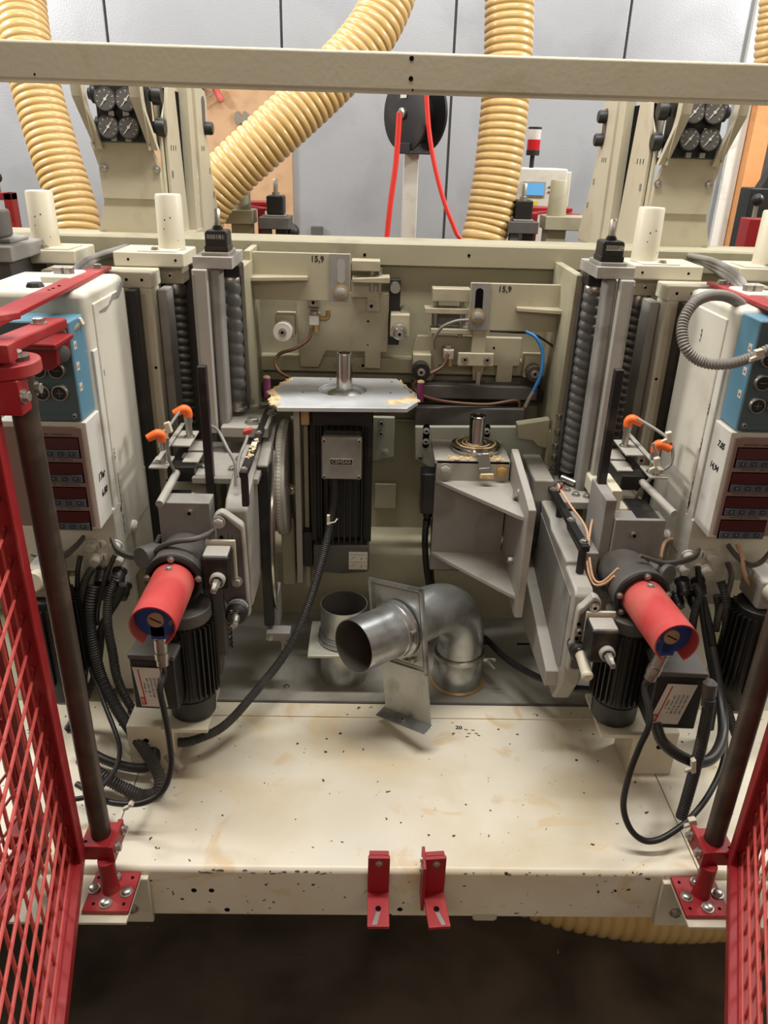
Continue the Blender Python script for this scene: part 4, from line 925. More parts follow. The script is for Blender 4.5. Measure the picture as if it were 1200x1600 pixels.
# ================================================================== gear motors with red end caps
def finned(t, c, z0, z1, r, a0=0, a1=360, n=30):
    MB().cyl((c[0], c[1], z0), (c[0], c[1], z1), r*.86, n=28).build('motor_core', black, t, bev=.004)
    def fn(b): b.box(-.0016, .0016, 0, .013, 0, (z1-z0)*.86)
    for i in range(n):
        a = math.radians(a0+(a1-a0)*i/n)
        o = place('round_fin_%.3f' % (z1-z0), 'cooling_fin', t, (c[0]+math.cos(a)*r*.84, c[1]+math.sin(a)*r*.84, z0+(z1-z0)*.07), (0, 0, 1), fn, blackm)
        o.rotation_quaternion = Matrix.Rotation(a-math.pi/2, 3, 'Z').to_quaternion()
def gearmotor(s, label, ax, zc, capd, boxr, rot):
    def X(d): return XC+s*d
    t = thing('gear_motor', (X(.455), 1.34, BT+.12), label, 'motor')
    c0 = Vector((ax, 1.33, zc)); d = Vector(capd).normalized()
    MB().lathe(c0-d*.16, d, [(.035, 0), (.050, .005), (.052, .08), (.054, .085), (.054, .125), (.056, .13), (.058, .15), (.056, .158), (.046, .160)], 44).build('gear_housing', dgrey, t)
    MB().lathe(c0-d*.012, d, [(.0565, 0), (.0575, .003), (.0575, .012), (.052, .014), (.048, .012)], 44).build('black_flange', black, t)
    bo = c0-d*.095+Vector((s*.068, -.01, .012))
    MB().lathe(bo, Vector((s*.45, -.75, .15)), [(.024, -.02), (.0245, .02), (.022, .024)], 24).build('side_boss', dgrey, t)
    u, v = perp(d)
    if v.z < 0: v = -v
    side = d.cross(v)
    for a in (90, 10, 170, -35): 
        aa = math.radians(a); bolt(t, c0+d*.002+(side*math.cos(aa)+v*math.sin(aa))*.0515, d, r=.0052, h=.006)
    # red half-open shell
    n = 26; a0, a1 = math.radians(-62), math.radians(242); L_ = .165; b = MB(); vs = []
    R1, R0 = .0425, .0398
    for (h, R) in ((0, R1), (L_, R1), (L_, R0), (0, R0)):
        for i in range(n+1):
            a = a0+(a1-a0)*i/n; hh = h
            if h > 0 : hh = h-.0
            vs.append(c0+d*(hh-.004)+(side*math.cos(a)+v*math.sin(a))*R)
    m1 = n+1; fs = []
    for k in range(4):
        for i in range(n): fs.append((k*m1+i, k*m1+i+1, ((k+1) % 4)*m1+i+1, ((k+1) % 4)*m1+i))
    for e in (0, n): fs.append(tuple(k*m1+e for k in range(4)))
    b.add(vs, fs); b.build('red_cap', redcap, t)
    bolt(t, c0+d*.022+v*R1, v, r=.006, h=.004)
    e = c0+d*(L_-.03)
    MB().lathe(e, d, [(.036, -.03), (.0385, -.028), (.0385, 0), (.001, 0)], 36).build('blue_sensor', bluep, t)
    MB().obox(e+Vector((0, 0, -.030))-d*.012, side*.015, v*.016, d*.012).build('blue_sensor_foot', bluep, t, bev=.003)
    pm = mat('brown_slotted_plug', (160, 128, 104), .5) if 'brown_slotted_plug' not in MATS else MATS['brown_slotted_plug']
    q = MB().lathe(e, d, [(.0155, 0), (.0155, .004), (.014, .005), (.001, .005)], 26).build('slotted_plug', pm, t)
    MB().obox(e+d*.0052, (side*.9+v*.5).normalized()*.0115, (v*.9-side*.5).normalized()*.0012, d*.0004).build('slot', hole, q)
    capscrew(t, e+d*.0005+side*(-.026 if s < 0 else .026)*-1*0+side*.027*(1 if s < 0 else -1)*-1-v*.006, d, r=.0028)
    # m12 connector
    kp = e+Vector((0, 0, -.040))-d*.012; kd = Vector((0, -.05, -1)) if s < 0 else Vector((-.28, -.05, -1))
    MB().lathe(kp, kd, [(.0105, 0), (.0105, .010), (.0125, .010), (.0125, .036), (.0105, .040), (.0135, .040), (.0135, .054), (.0115, .056), (.0115, .068), (.006, .072)], 18).build('connector', steel, t, ang=25)
    end = kp+kd.normalized()*.07
    # motor
    mc = (X(.462), 1.345)
    finned(t, mc, .60, .80, .056)
    MB().lathe((mc[0], mc[1], .535), (0, 0, 1), [(.03, 0), (.048, .02), (.05, .068)], 30).build('fan_cover', black, t)
    MB().cyl((mc[0], mc[1], .79), (mc[0], mc[1], .82), .054, n=30).build('motor_end_shield', dgrey, t, bev=.004)
    b0, b1, y0, y1, z0, z1 = boxr
    piv = ((b0+b1)/2, (y0+y1)/2, 0)
    q = MB().box(b0, b1, y0, y1, z0, z1-.012, rz=rot, piv=piv).build('terminal_box', black, t, bev=.004)
    MB().box(b0-.002, b1+.002, y0-.002, y1+.002, z1-.012, z1, rz=rot, piv=piv).build('box_top_rim', dgrey, t, bev=.004)
    Rz = Matrix.Rotation(rot, 3, 'Z')
    def BP(x, y, z): return Rz @ (Vector((x, y, z))-Vector(piv))+Vector(piv)
    bw, bh = b1-b0, z1-z0
    # rating plate, slightly skewed
    rx = Rz @ Vector((1, 0, 0)); rz_ = Vector((0, 0, 1)); sk = .10 if s < 0 else .22; upv = (rz_+rx*(sk if s > 0 else -sk*1.0)).normalized()
    pc = BP(b0+bw*(.42 if s < 0 else .43), y0-.0016, z0+bh*(.42 if s < 0 else .45))
    pw, ph = bw*.30, bh*.36
    pl_ = MB().obox(pc, rx*pw, upv*ph, (rx.cross(upv)).normalized()*.0006).build('rating_plate', paper, t)
    nrm = -(rx.cross(upv)).normalized()
    if nrm.y > 0: nrm = -nrm
    MB().obox(pc+nrm*.0008-rx*pw*.62, rx*.0012, upv*ph*.9, nrm*.0002).build('red_line', inkr, pl_)
    MB().obox(pc+nrm*.0009-rx*pw*.78-upv*ph*.72, rx*pw*.16, upv*ph*.19, nrm*.0003).build('red_logo_block', inkr, pl_)
    text('ABB', .0075, pc+nrm*.0013-rx*pw*.78-upv*ph*.72, upv, -rx, paper, pl_, 'logo_letters')
    lines = ['M2AA 071 B-4', 'V Hz kW r/min A', '230 D 50 0,37 1410', '400 Y 50 0,37 1410', '440 Y 60 0,43 1700', 'IP 55  cos 0,74']
    lines = ['3~ Motor', 'V   Hz  r/min  kW', '400 Y 50 1410 0,37', '230 D 50 1410 0,37', '440 Y 60 1700 0,43']
    for i, l in enumerate(lines):
        text(l, .0062, pc+nrm*.0009-rx*pw*(.40-i*.28), upv, -rx, ink, pl_, 'plate_lettering', ext=.0001)
    box('motor_foot', ivory, t, X(.42), X(.52), 1.28, 1.42, BT+.12, BT+.13, .002)
    return end
e1 = gearmotor(-1, 'dark gear motor with dusty red half cap and tilted rating plate, left one', -.384, .882, (0.0, -1, 0.0), (-.462, -.372, 1.245, 1.325, .632, .765), -.06)
e2 = gearmotor(1, 'dark gear motor with dusty red half cap and slanted rating plate, right one', .562, .862, (.075, -1, 0.0), (.575, .672, 1.215, 1.295, .625, .765), -.05)
cable('sensor_cable', [e1, e1+Vector((0, 0, -.02))]+PP((250, 1078, 1.18), (257, 1115, 1.17), (265, 1160, 1.165), (267, 1200, 1.155), (254, 1236, 1.14), (225, 1254, 1.13), (190, 1256, 1.14), (160, 1249, 1.16), (120, 1225, 1.2)), .0062, black, 'black sensor cable looping from the left red capped motor to the table', 'cable')
cable('sensor_cable', [e2, e2+Vector((-.006, 0, -.02))]+PP((1016, 1125, 1.16), (999, 1168, 1.15), (984, 1208, 1.14), (974, 1256, 1.12), (983, 1292, 1.10), (1003, 1312, 1.09), (1026, 1313, 1.09), (1053, 1299, 1.10), (1081, 1276, 1.12), (1109, 1239, 1.16), (1129, 1194, 1.22), (1133, 1150, 1.28), (1126, 1105, 1.34), (1110, 1040, 1.40), (1097, 960, 1.44), (1090, 885, 1.47)), .0062, black, 'black sensor cable looping low over the bed front from the right red capped motor', 'cable')
# neighbour motors outside the bay
for s, lab in ((-1, 'black finned motor half hidden behind the left brown pole'), (1, 'black finned motor half hidden behind the right brown pole')):
    t = thing('finned_motor', (XC+s*.77, 1.42, BT+.10), lab, 'motor')
    finned(t, (XC+s*.77, 1.42), .58, .80, .06)
    MB().lathe((XC+s*.77, 1.42, .52), (0, 0, 1), [(.03, 0), (.048, .02), (.05, .068)], 30).build('fan_cover', black, t)
    MB().lathe((XC+s*.77, 1.38, .85), (0, -1, .3), [(.02, -.04), (.022, -.01), (.021, .015), (.018, .018)], 24).build('pale_end_cap', ivory, t)
    MB().box(XC+s*.77-.025, XC+s*.77+.025, 1.39, 1.48, .80, .87).build('gear_neck', lgrey, t, bev=.006)

# ================================================================== control cabinets
def cabinet(s, lab, wr):
    def X(d): return XC+s*d
    t = thing('control_cabinet', (X(.74), 1.62, .76), lab, 'cabinet')
    a = .636 if s < 0 else .620
    x0, x1 = X(a), X(a+.22)
    b = MB().box(min(x0, x1), max(x0, x1), 1.50, 1.752, .80, 1.412); b.build('cabinet_body', cabm, t, bev=.014, seg=3)
    box('gland_plate', cabm, t, X(a-.0025), X(a+.10), 1.498, 1.750, .745, .96, .004)
    box('side_door', cabm, t, X(a-.004), X(a+.01), 1.535, 1.735, .86, 1.385, .003)
    box('door_edge_strip', white, t, X(a-.003), X(a+.01), 1.505, 1.53, .78, 1.30, .003)
    # paint chips: dark flakes along the side seam
    for k, (y, z, h, w_) in enumerate(((1.545, 1.245, .006, .003), (1.542, 1.07, .012, .004), (1.546, 1.00, .024, .0022), (1.545, .965, .018, .0028), (1.540, .944, .008, .005), (1.543, .905, .024, .003)) if s < 0 else
                                      ((1.64, 1.33, .014, .004), (1.53, 1.20, .012, .003), (1.53, 1.12, .016, .003), (1.53, 1.02, .030, .003), (1.53, .99, .016, .005))):
        pts = [(y+w_*math.sin(i*2.3+k), z+h*(1-2*i/7.)) for i in range(8)]+[(y-.001-w_*.6*abs(math.cos(i*1.7+k)), z+h*(-1+2*i/7.)) for i in range(8)]
        MB().prism(pts, 'x', X(a-.0045), X(a-.0038)).build('paint_chip', dgrey, t)
    if s < 0: MB().prism([(1.56, 1.362), (1.60, 1.358), (1.65, 1.372), (1.69, 1.37), (1.735, 1.392), (1.74, 1.40), (1.71, 1.398), (1.68, 1.384), (1.65, 1.384), (1.62, 1.368), (1.56, 1.366)], 'x', X(a-.0045), X(a-.0038)).build('paint_chip', grey, t)
    # cable entry block on top
    box('cable_entry_block', cabm, t, X(a+.06), X(a+.12), 1.60, 1.70, 1.41, 1.425, .004)
    for dd in (.075, .095): MB().lathe((X(a+dd), 1.64, 1.425), (0, 0, 1), [(.011, 0), (.011, .012), (.008, .014)], 16).build('cable_gland', steel, t)
    MB().lathe((X(a+.11), 1.55, 1.41), (0, 0, 1), [(.018, 0), (.018, .004), (.014, .01), (.012, .010)], 8).build('blind_plug', black, t)
    # display box
    d0, d1 = X(a+.001), X(a+.17)
    zb, zt = (.950, 1.180) if s < 0 else (.957, 1.188)
    q = box('display_box', white, t, d0, d1, 1.421, 1.50, zb, zt, .002)
    box('bezel', mauve, q, X(a+.010), X(a+.165), 1.4175, 1.422, zb+.006, zt-.009, .002)
    for r_ in range(4):
        zz = zt-.032-r_*.0527
        w0, w1 = X(a+.018), X(a+.115)
        box('display_recess', hole, q, w0, w1, 1.4165, 1.418, zz-.041, zz+.003, .0008)
        box('display_window', redwin, q, X(a+.0195), X(a+.1135), 1.4155, 1.417, zz-.023, zz+.001, .0006)
        box('keypad', keyb, q, X(a+.021), X(a+.112), 1.4135, 1.417, zz-.039, zz-.0235, .0012)
        mid = (w0+w1)/2
        for k in range(4):
            kx = mid+(k-1.5)*.0215
            key = box('key', keyd, q, kx-.0062, kx+.0062, 1.4125, 1.414, zz-.0365, zz-.0265, .001)
            text(('F', '\u2191' if False else '^', '-', '*')[k] if k != 0 else 'F', .0065, (kx, 1.4122, zz-.0315), (1, 0, 0), (0, 0, 1), inkw, q, 'key_print', ext=.0001)
        text(('M.MOTOR 1 HORIZONTAL', 'M.MOTOR 1 VERTICAL', 'M.MOTOR 2 HORIZONTAL', 'M.MOTOR 2 VERTICAL')[r_], .0062, (mid, 1.4172, zz+.0075), (1, 0, 0), (0, 0, 1), ink, q, 'heading', ext=.0001)
    sx = X(a+.001)-s*.0004; rt = (0, -s, 0) if s > 0 else (0, 1, 0)
    for (tx, y, z, sz, sl) in wr:
        text(tx, sz, (sx, y, z), rt, (0, (.35 if s < 0 else -.1)*1, 1), ink, q, 'handwriting', ext=.0003, bold=.0006, shear=.2)
    # glands under the display
    gp = 1.498
    for i, (dx, z, typ) in enumerate(((.068, .885, 'p'), (.048, .885, 'c'), (.015, .885, 'p'), (.063, .850, 'p'), (.045, .852, 'c'), (.012, .852, 'p'))):
        p = Vector((X(a+dx-.012), gp, z-.01))
        if typ == 'p': MB().lathe(p, (0, -1, -.25), [(.0145, 0), (.0145, .004), (.012, .005), (.0125, .014), (.0095, .018)], 14).build('pale_gland', paper, t)
        else:
            m_ = MB().lathe(p, (0, -1, 0), [(.011, 0), (.011, .003), (.009, .004)], 22).build('blind_cap', cabm, t)
            MB().obox(p+Vector((0, -.0045, 0)), Vector((.001, 0, 0)), Vector((0, .0004, 0)), Vector((0, 0, .007))).build('slot', dgrey, m_)
    for dx, z in ((.045, .822), (.008, .822), (.040, .785), (.002, .785)):
        MB().lathe((X(a+dx-.006), gp, z-.012), (0, -1, -.55), [(.0165, 0), (.0165, .006), (.014, .008), (.0145, .024), (.0125, .028), (.0125, .036)], 18).build('black_gland', black, t)
    # lower back plate
    box('lower_side_plate', cabm, t, X(a+.0), X(a+.15), 1.57, 1.59, .425, .75, .002)
    MB().lathe((X(a-.004), 1.60, .87), (-s, 0, 0), [(.014, 0), (.014, .006), (.009, .012)], 12).build('pale_gland', paper, t)
    return a
a_l = cabinet(-1, 'cream control cabinet with four red displays, handwritten 17ar and 6.80 on its side', [('17ar', 1.463, 1.052, .022, 0), ('6.80', 1.468, 1.015, .020, 0)])
a_r = cabinet(1, 'cream control cabinet with four red displays, handwritten 7.05 and 14,94 on its side', [('7.05', 1.452, 1.150, .018, 0), ('14,94', 1.462, 1.100, .018, 0)])
def button_box(s, lab, z1):
    def X(d): return XC+s*d
    a = (.643 if s < 0 else .628)
    t = thing('push_button_box', (X(a+.05), 1.46, 1.19), lab, 'switch box')
    z0 = 1.182 if s < 0 else 1.192
    box('box_body', blue, t, X(a), X(a+.13), 1.424, 1.50, z0, z1, .004)
    box('front_plate', bluef, t, X(a+.001), X(a+.129), 1.4195, 1.4245, z0+.001, z1-.002, .002)
    for (dx, z, sg) in ((.035, 1.283, '-'), (.068, 1.283, '-'), (.035, 1.240, '+'), (.068, 1.240, '+')) if s < 0 else ((.030, 1.245, '+'), (.064, 1.245, '+'), (.030, 1.29, '-'), (.064, 1.29, '-'), (.032, 1.335, '+')):
        p = Vector((X(a+dx-.003), 1.4195, z+(.0 if s < 0 else 0)))
        k = MB().lathe(p, (0, -1, 0), [(.0165, 0), (.0165, .003), (.015, .008), (.0128, .0085), (.0125, .005)], 30).build('button_ring', steel, t)
        MB().lathe(p, (0, -1, 0), [(.0126, .003), (.0126, .0065), (.0118, .0075), (.001, .0075)], 30).build('button_cap', black, k)
        b = MB().obox(p+Vector((0, -.0077, 0)), Vector((.007, 0, 0)), Vector((0, .0003, 0)), Vector((0, 0, .0006)))
        if sg == '+': b.obox(p+Vector((0, -.0077, 0)), Vector((.0006, 0, 0)), Vector((0, .0003, 0)), Vector((0, 0, .007)))
        b.build('button_sign', greyc, k)
    for dx in (.012, .088): capscrew(t, (X(a+dx), 1.4192, z0+.012), r=.0038)
    box('name_strip', bluef, t, X(a+.025), X(a+.08), 1.4188, 1.4196, z0+.007, z0+.013, .0004)
    for z in ((1.245, 1.285, 1.325) if s < 0 else (1.26, 1.305, 1.35)):
        l = MB().box(min(X(a), X(a-.0006)), max(X(a), X(a-.0006)), 1.432, 1.446, z-.007, z+.008).build('small_label', paper, t)
        text('60', .008, (X(a)-s*.0009, 1.439, z), (0, 1, 0) if s < 0 else (0, -1, 0), (0, 0, 1), redcap, l, 'print', ext=.0001)
button_box(-1, 'blue push button box with plus and minus buttons under the red guard', 1.372)
button_box(1, 'blue push button box cut by the right picture edge', 1.405)
g = thing('red_guard', (-.60, 1.36, 1.30), 'small red guard shroud with dark round knob above the blue button box', 'guard')
MB().box(-.635, -.545, 1.33, 1.42, 1.343, 1.352).build('guard_lid', red, g, bev=.003)
MB().prism([(-.627, 1.345), (-.627, 1.312)]+bluntpoly(-.60, 1.312, .012, 180, 270, 4)+[(-.568, 1.30), (-.555, 1.31), (-.552, 1.345)], 'y', 1.352, 1.416).build('guard_shroud', red, g, bev=.002)
MB().lathe((-.553, 1.372, 1.326), (.8, -.6, 0), [(.006, -.004), (.015, 0), (.015, .004), (.008, .007)], 22).build('dark_knob', dgrey, g)
MB().lathe((-.612, 1.352, 1.325), (0, -1, 0), [(.006, 0), (.006, .012)], 12).build('bolt_end', steel, g)
box('dark_lid_joint', dgrey, g, -.633, -.549, 1.334, 1.415, 1.3405, 1.3425, .0005)
# conduits at the cabinets
def cond(pts, r, lab, rib=.0052, m=None, n=12): return cable('conduit', PP(*pts), r, m or hosem, lab, 'conduit', ribbed=rib, n=n)
cond(((144, 888, 1.47), (133, 908, 1.46), (128, 936, 1.455), (128, 970, 1.45), (134, 1020, 1.45), (128, 1080, 1.44)), .0085, 'ribbed black conduit, leftmost under the left cabinet displays')
cond(((147, 915, 1.46), (141, 945, 1.445), (141, 980, 1.44), (147, 1020, 1.43), (160, 1062, 1.42), (181, 1105, 1.38), (210, 1148, 1.32), (235, 1186, 1.27), (249, 1214, 1.24), (247, 1236, 1.22), (225, 1243, 1.215), (195, 1232, 1.22), (160, 1212, 1.23), (125, 1185, 1.26)), .0125, 'thick ribbed black conduit curling onto the table behind the left pole', rib=.0062)
cond(((192, 913, 1.46), (184, 935, 1.46), (170, 958, 1.46), (158, 985, 1.46), (156, 1010, 1.46), (150, 1050, 1.46), (130, 1100, 1.44), (105, 1140, 1.42)), .0085, 'ribbed black conduit crossing behind the others under the left cabinet')
cable('conduit', PP((120, 1150, 1.33), (150, 1180, 1.30), (190, 1196, 1.28), (225, 1200, 1.27), (243, 1190, 1.28), (240, 1165, 1.31), (225, 1135, 1.35), (205, 1110, 1.39)), .010, black, 'smooth black hose loop lying behind the thick ribbed conduit', 'hose')
cable('thin_cable', PP((126, 868, 1.48), (121, 900, 1.46), (123, 955, 1.45), (134, 1020, 1.44), (155, 1080, 1.40), (178, 1138, 1.33), (187, 1170, 1.28), (181, 1200, 1.22), (160, 1228, 1.17), (138, 1244, 1.15), (110, 1250, 1.14)), .0052, black, 'thin black cable from the lowest pale gland to the left pole foot', 'cable')
cable('thin_cable', PP((179, 868, 1.48), (164, 905, 1.45), (153, 948, 1.44), (152, 975, 1.45)), .0052, black, 'short black cable dropping between the left conduits', 'cable')
for k in (0, 1): cable('thin_cable', PP((174, 840+k*3, 1.48), (184, 858+k*5, 1.46), (206, 868+k*4, 1.44), (228, 866+k*3, 1.43), (240, 855, 1.43), (250, 836, 1.44)), .0042, dgrey, ('upper', 'lower')[k]+' dark cable of the pair sagging from the left cabinet glands', 'cable')
for k in (0, 1): cable('thin_cable', PP((131, 838+k*3, 1.48), (118, 852+k*4, 1.45), (100, 866+k*5, 1.44), (80, 872+k*5, 1.44), (50, 866, 1.46)), .0042, dgrey, ('upper', 'lower')[k]+' dark cable of the pair running left behind the pole', 'cable')
cable('thin_cable', PP((238, 868, 1.42), (252, 854, 1.39), (275, 846, 1.37), (305, 842, 1.37), (330, 832, 1.40), (345, 818, 1.42), (350, 806, 1.43)), .0058, dgrey, 'dark cable lying over the left gear housing', 'cable')
# right
cond(((1086, 912, 1.46), (1093, 930, 1.45), (1088, 948, 1.45), (1083, 970, 1.45), (1080, 1000, 1.46)), .0085, 'ribbed conduit nearest the right gear motor', m=hosem)
cond(((1096, 935, 1.46), (1102, 960, 1.45), (1110, 995, 1.44), (1116, 1040, 1.44), (1115, 1090, 1.44), (1108, 1140, 1.42)), .0105, 'ribbed conduit dropping behind the right rating plate')
cond(((1126, 908, 1.46), (1134, 935, 1.44), (1135, 1000, 1.43), (1133, 1060, 1.42), (1138, 1110, 1.38), (1150, 1150, 1.36)), .0095, 'long ribbed conduit beside the right brown pole')
cond(((1120, 930, 1.46), (1123, 955, 1.455), (1118, 985, 1.45)), .008, 'short ribbed conduit between the right cabinet glands')
cable('conduit', PP((1024, 1131, 1.20), (1036, 1160, 1.18), (1064, 1182, 1.17), (1095, 1191, 1.18), (1118, 1178, 1.21), (1130, 1140, 1.28), (1124, 1080, 1.36), (1112, 1010, 1.42)), .0115, black, 'thick smooth black hose looping under the right terminal box', 'hose')
gn = PP((1109, 1092, 1.17), (1104, 1122, 1.165), (1095, 1165, 1.16), (1085, 1205, 1.155), (1074, 1245, 1.15), (1064, 1278, 1.14))
cond([(1109, 1092, 1.17), (1104, 1122, 1.165), (1095, 1165, 1.16), (1085, 1205, 1.155), (1074, 1245, 1.15), (1064, 1278, 1.14)], .0110, 'grey-brown ribbed hose end standing on the bed before the right motor', rib=.0055, m=hosem)
tag(MB().lathe(P(1110, 1066, Y=1.18), P(1104, 1110, Y=1.17)-P(1110, 1066, Y=1.18), [(.006, -.005), (.0135, .002), (.0135, .026), (.012, .028), (.012, .05)], 18).build('end_sleeve', dgrey), 'grey plastic end sleeve on top of the right ribbed hose', 'sleeve')
tie(P(1083, 1196, Y=1.135), 'pale flat cable tie around the ribbed hose beside the right pole', .004, .016)
tie(P(1082, 1283, Y=1.09), 'clear cable tie on the low black loop near the right pole', .007, .007)
tie(P(205, 1256, Y=1.12), 'tiny clear cable tie on the left black sensor cable', .003, .003)
for k in (0, 1): cable('thin_cable', PP((1092, 858+k*3, 1.48), (1085, 868+k*4, 1.46), (1062, 876+k*4, 1.43), (1038, 879+k*3, 1.41), (1018, 874, 1.39), (1000, 868, 1.38)), .0042, dgrey, ('upper', 'lower')[k]+' dark cable of the pair from the right cabinet to the gear motor', 'cable')
for k in (0, 1): cable('thin_cable', PP((1137, 850+k*3, 1.48), (1152, 868+k*4, 1.46), (1172, 880+k*4, 1.44), (1190, 876+k*3, 1.44), (1203, 862, 1.44)), .0042, dgrey, ('upper', 'lower')[k]+' dark cable of the pair running right out of the picture', 'cable')
cable('thin_cable', PP((1152, 850, 1.47), (1160, 872, 1.45), (1163, 896, 1.44), (1172, 914, 1.44), (1185, 916, 1.44), (1204, 906, 1.44)), .0045, peach, 'peach cable curving round the right cabinet corner', 'cable')
cable('thin_cable', PP((1052, 842, 1.58), (1040, 846, 1.55), (1034, 860, 1.50), (1032, 872, 1.46)), .0045, peach, 'pale cable bending from the side gland of the right cabinet', 'cable')
cable('thin_cable', PP((1137, 880, 1.48), (1143, 900, 1.45), (1136, 930, 1.44), (1124, 960, 1.44), (1120, 985, 1.45)), .006, dgrey, 'black cable from the lower pale gland of the right cabinet', 'cable')
# upper hoses at the yokes
for k in range(3): cable('grey_cable', PP((212-k*4, 380+k*2, 2.14), (190-k*3, 388+k*3, 2.05), (160-k*3, 397+k*5, 1.93), (132+k*5, 408+k*7, 1.82), (112+k*7, 428+k*6, 1.72), (102+k*8, 452, 1.66), (100+k*8, 470, 1.64)), .0072, greyc, ('first', 'second', 'third')[k]+' grey cable from the left column opening down to the cabinet, counted from outside', 'cable')
cable('grey_cable', PP((133, 455, 1.62), (134, 475, 1.58), (126, 497, 1.52), (112, 512, 1.46), (95, 522, 1.42)), .0115, greyc, 'thick grey hose bending over the blue button box', 'hose')
tie(P(122, 503, Y=1.48), 'pale cable tie around the thick grey hose over the blue box', .009, .007)
for k in range(3): cable('grey_cable', PP((1060+k*5, 396, 2.14), (1085+k*3, 401+k*2, 2.05), (1115, 408+k*6, 1.93), (1142-k*2, 422+k*6, 1.82), (1160-k*4, 440+k*5, 1.72), (1170-k*5, 465, 1.66), (1172-k*6, 480, 1.64)), .0072, greyc, ('first', 'second', 'third')[k]+' grey cable from the right column opening down to its cabinet, counted from outside', 'cable')
cond(((1163, 482, 1.58), (1150, 470, 1.54), (1130, 462, 1.50), (1104, 463, 1.46), (1081, 477, 1.43), (1066, 508, 1.41), (1071, 543, 1.39), (1096, 565, 1.38), (1134, 569, 1.36), (1170, 560, 1.35), (1204, 545, 1.34)), .0098, 'grey ribbed conduit making an open loop beside the right blue box', m=greyc, rib=.0055)
tie(P(1186, 553, Y=1.335), 'pale cable tie on the open grey conduit loop', .007, .008)
# loose brown hose end on the table
cable('hose_end', PP((262, 1178, 1.22), (272, 1190, 1.21), (284, 1204, 1.195)), .0115, mat('brown_grey_rubber', (106, 92, 78), .6), 'short brown grey hose end lying on the table by the left pole', 'hose')

# ================================================================== ducts
d1 = thing('duct_stub', (-.055, 1.655, BT), 'open upright galvanised duct stub with square slide gate collar', 'duct')
ct_ = (-.055, 1.655)
MB().lathe((*ct_, BT-.006), (0, 0, 1), [(.0605, 0), (.0605, .108), (.0595, .108)], 48).build('lower_pipe', galv, d1)
ringplate(MB(), [(ct_[0]-.088, ct_[1]-.078), (ct_[0]+.088, ct_[1]-.078), (ct_[0]+.088, ct_[1]+.078), (ct_[0]-.088, ct_[1]+.078)], ct_, .058, .522, .530).build('gate_collar', mat('pale_galvanised_collar', (188, 186, 172), .42, metal=.3, dirt=(150, 142, 122), damt=.4), d1, bev=.002)
MB().pipe((*ct_, .53), (*ct_, .636), .0592, .0575, 48).build('upper_pipe', galv, d1)
MB().lathe((*ct_, .532), (0, 0, 1), [(.060, 0), (.066, .002), (.066, .008), (.062, .012), (.0615, .018), (.064, .022), (.060, .026)], 48, caps=False).build('clamp_ring', galv, d1)
MB().lathe((*ct_, .54), (0, 0, 1), [(.0573, 0), (.0573, .092)], 40, caps=False).build('pipe_inside', ductin, d1)
MB().cyl((*ct_, .535), (*ct_, .54), .057, n=40).build('dark_bottom', hole, d1)
d2 = thing('duct_elbow', (.242, 1.638, BT), 'galvanised duct elbow with square gate frame and open mouth facing left', 'duct')
bs = Vector((.242, 1.638, 0)); dh = Vector((-.73, -.69, 0)).normalized(); th = Vector((-dh.y, dh.x, 0)); th = -th if th.x < 0 else th
R = .128; zst = .552
b = MB(); path = [bs+Vector((0, 0, .505)), bs+Vector((0, 0, zst))]
for i in range(1, 15):
    a = math.pi/2*i/14; path.append(bs+dh*(R-R*math.cos(a))+Vector((0, 0, zst+R*math.sin(a))))
path.append(path[-1]+dh*.095)
b.tube(path, .0605, 44, caps=False); b.build('elbow_pipe', galv, d2, ang=60)
MB().lathe(bs+Vector((0, 0, BT-.006)), (0, 0, 1), [(.0635, 0), (.0635, .09), (.062, .092)], 48).build('lower_collar', galv, d2)
MB().lathe(bs+Vector((0, 0, .500)), (0, 0, 1), [(.0625, 0), (.067, .002), (.067, .012), (.0625, .015)], 48, caps=False).build('clamp_ring', steel, d2)
b = MB(); cpt = bs+Vector((.060, -.035, .506)); b.beam(cpt, cpt+Vector((.030, -.006, .004)), .004, .010); b.beam(cpt+Vector((.008, -.008, .004)), cpt+Vector((.026, -.022, -.012)), .004, .008); b.build('clamp_lever', steel, d2, bev=.001)
o = MB().lathe(bs+Vector((0, 0, BT-.003)), (0, 0, 1), [(.064, 0), (.070, .001), (.066, .004), (.0635, .005)], 48, caps=False).build('rust_bead', tan, d2)
fe = path[-1]+dh*.004; fz = Vector((0, 0, 1))
dq = (dh+fz*.10).normalized(); roll = math.radians(14)
u0 = (fz-dq*fz.dot(dq)).normalized(); t0 = th
tr = t0*math.cos(roll)+u0*math.sin(roll); ur = u0*math.cos(roll)-t0*math.sin(roll)
fcn = fe+ur*.006
def fplate(b, c, hw, hh, t): return b.obox(c, tr*hw, ur*hh, dq*t)
b = MB(); hw, hh = .086, .102
fplate(b, fcn, hw, hh, .0018); b.build('gate_frame', galv, d2, bev=.001)
b = MB()
for c, w1, h1 in ((fcn+ur*(hh-.004), hw, .004), (fcn-ur*(hh-.004), hw, .004), (fcn+tr*(hw-.004), .004, hh), (fcn-tr*(hw-.004), .004, hh)): fplate(b, c+dq*.004, w1, h1, .003)
b.build('frame_rim', galv, d2, bev=.001)
b = MB()
for c, w1, h1 in ((fcn+ur*(hh-.014), hw-.014, .0012), (fcn-ur*(hh-.014), hw-.014, .0012), (fcn+tr*(hw-.014), .0012, hh-.014), (fcn-tr*(hw-.014), .0012, hh-.014)): fplate(b, c+dq*.0025, w1, h1, .0012)
b.build('pressed_groove', steel, d2)
m0 = fe+dq*.002; m1 = fe+dq*.142
b = MB(); b.pipe(m0, m1, .0602, .0584, 48); b.build('mouth_pipe', galv, d2)
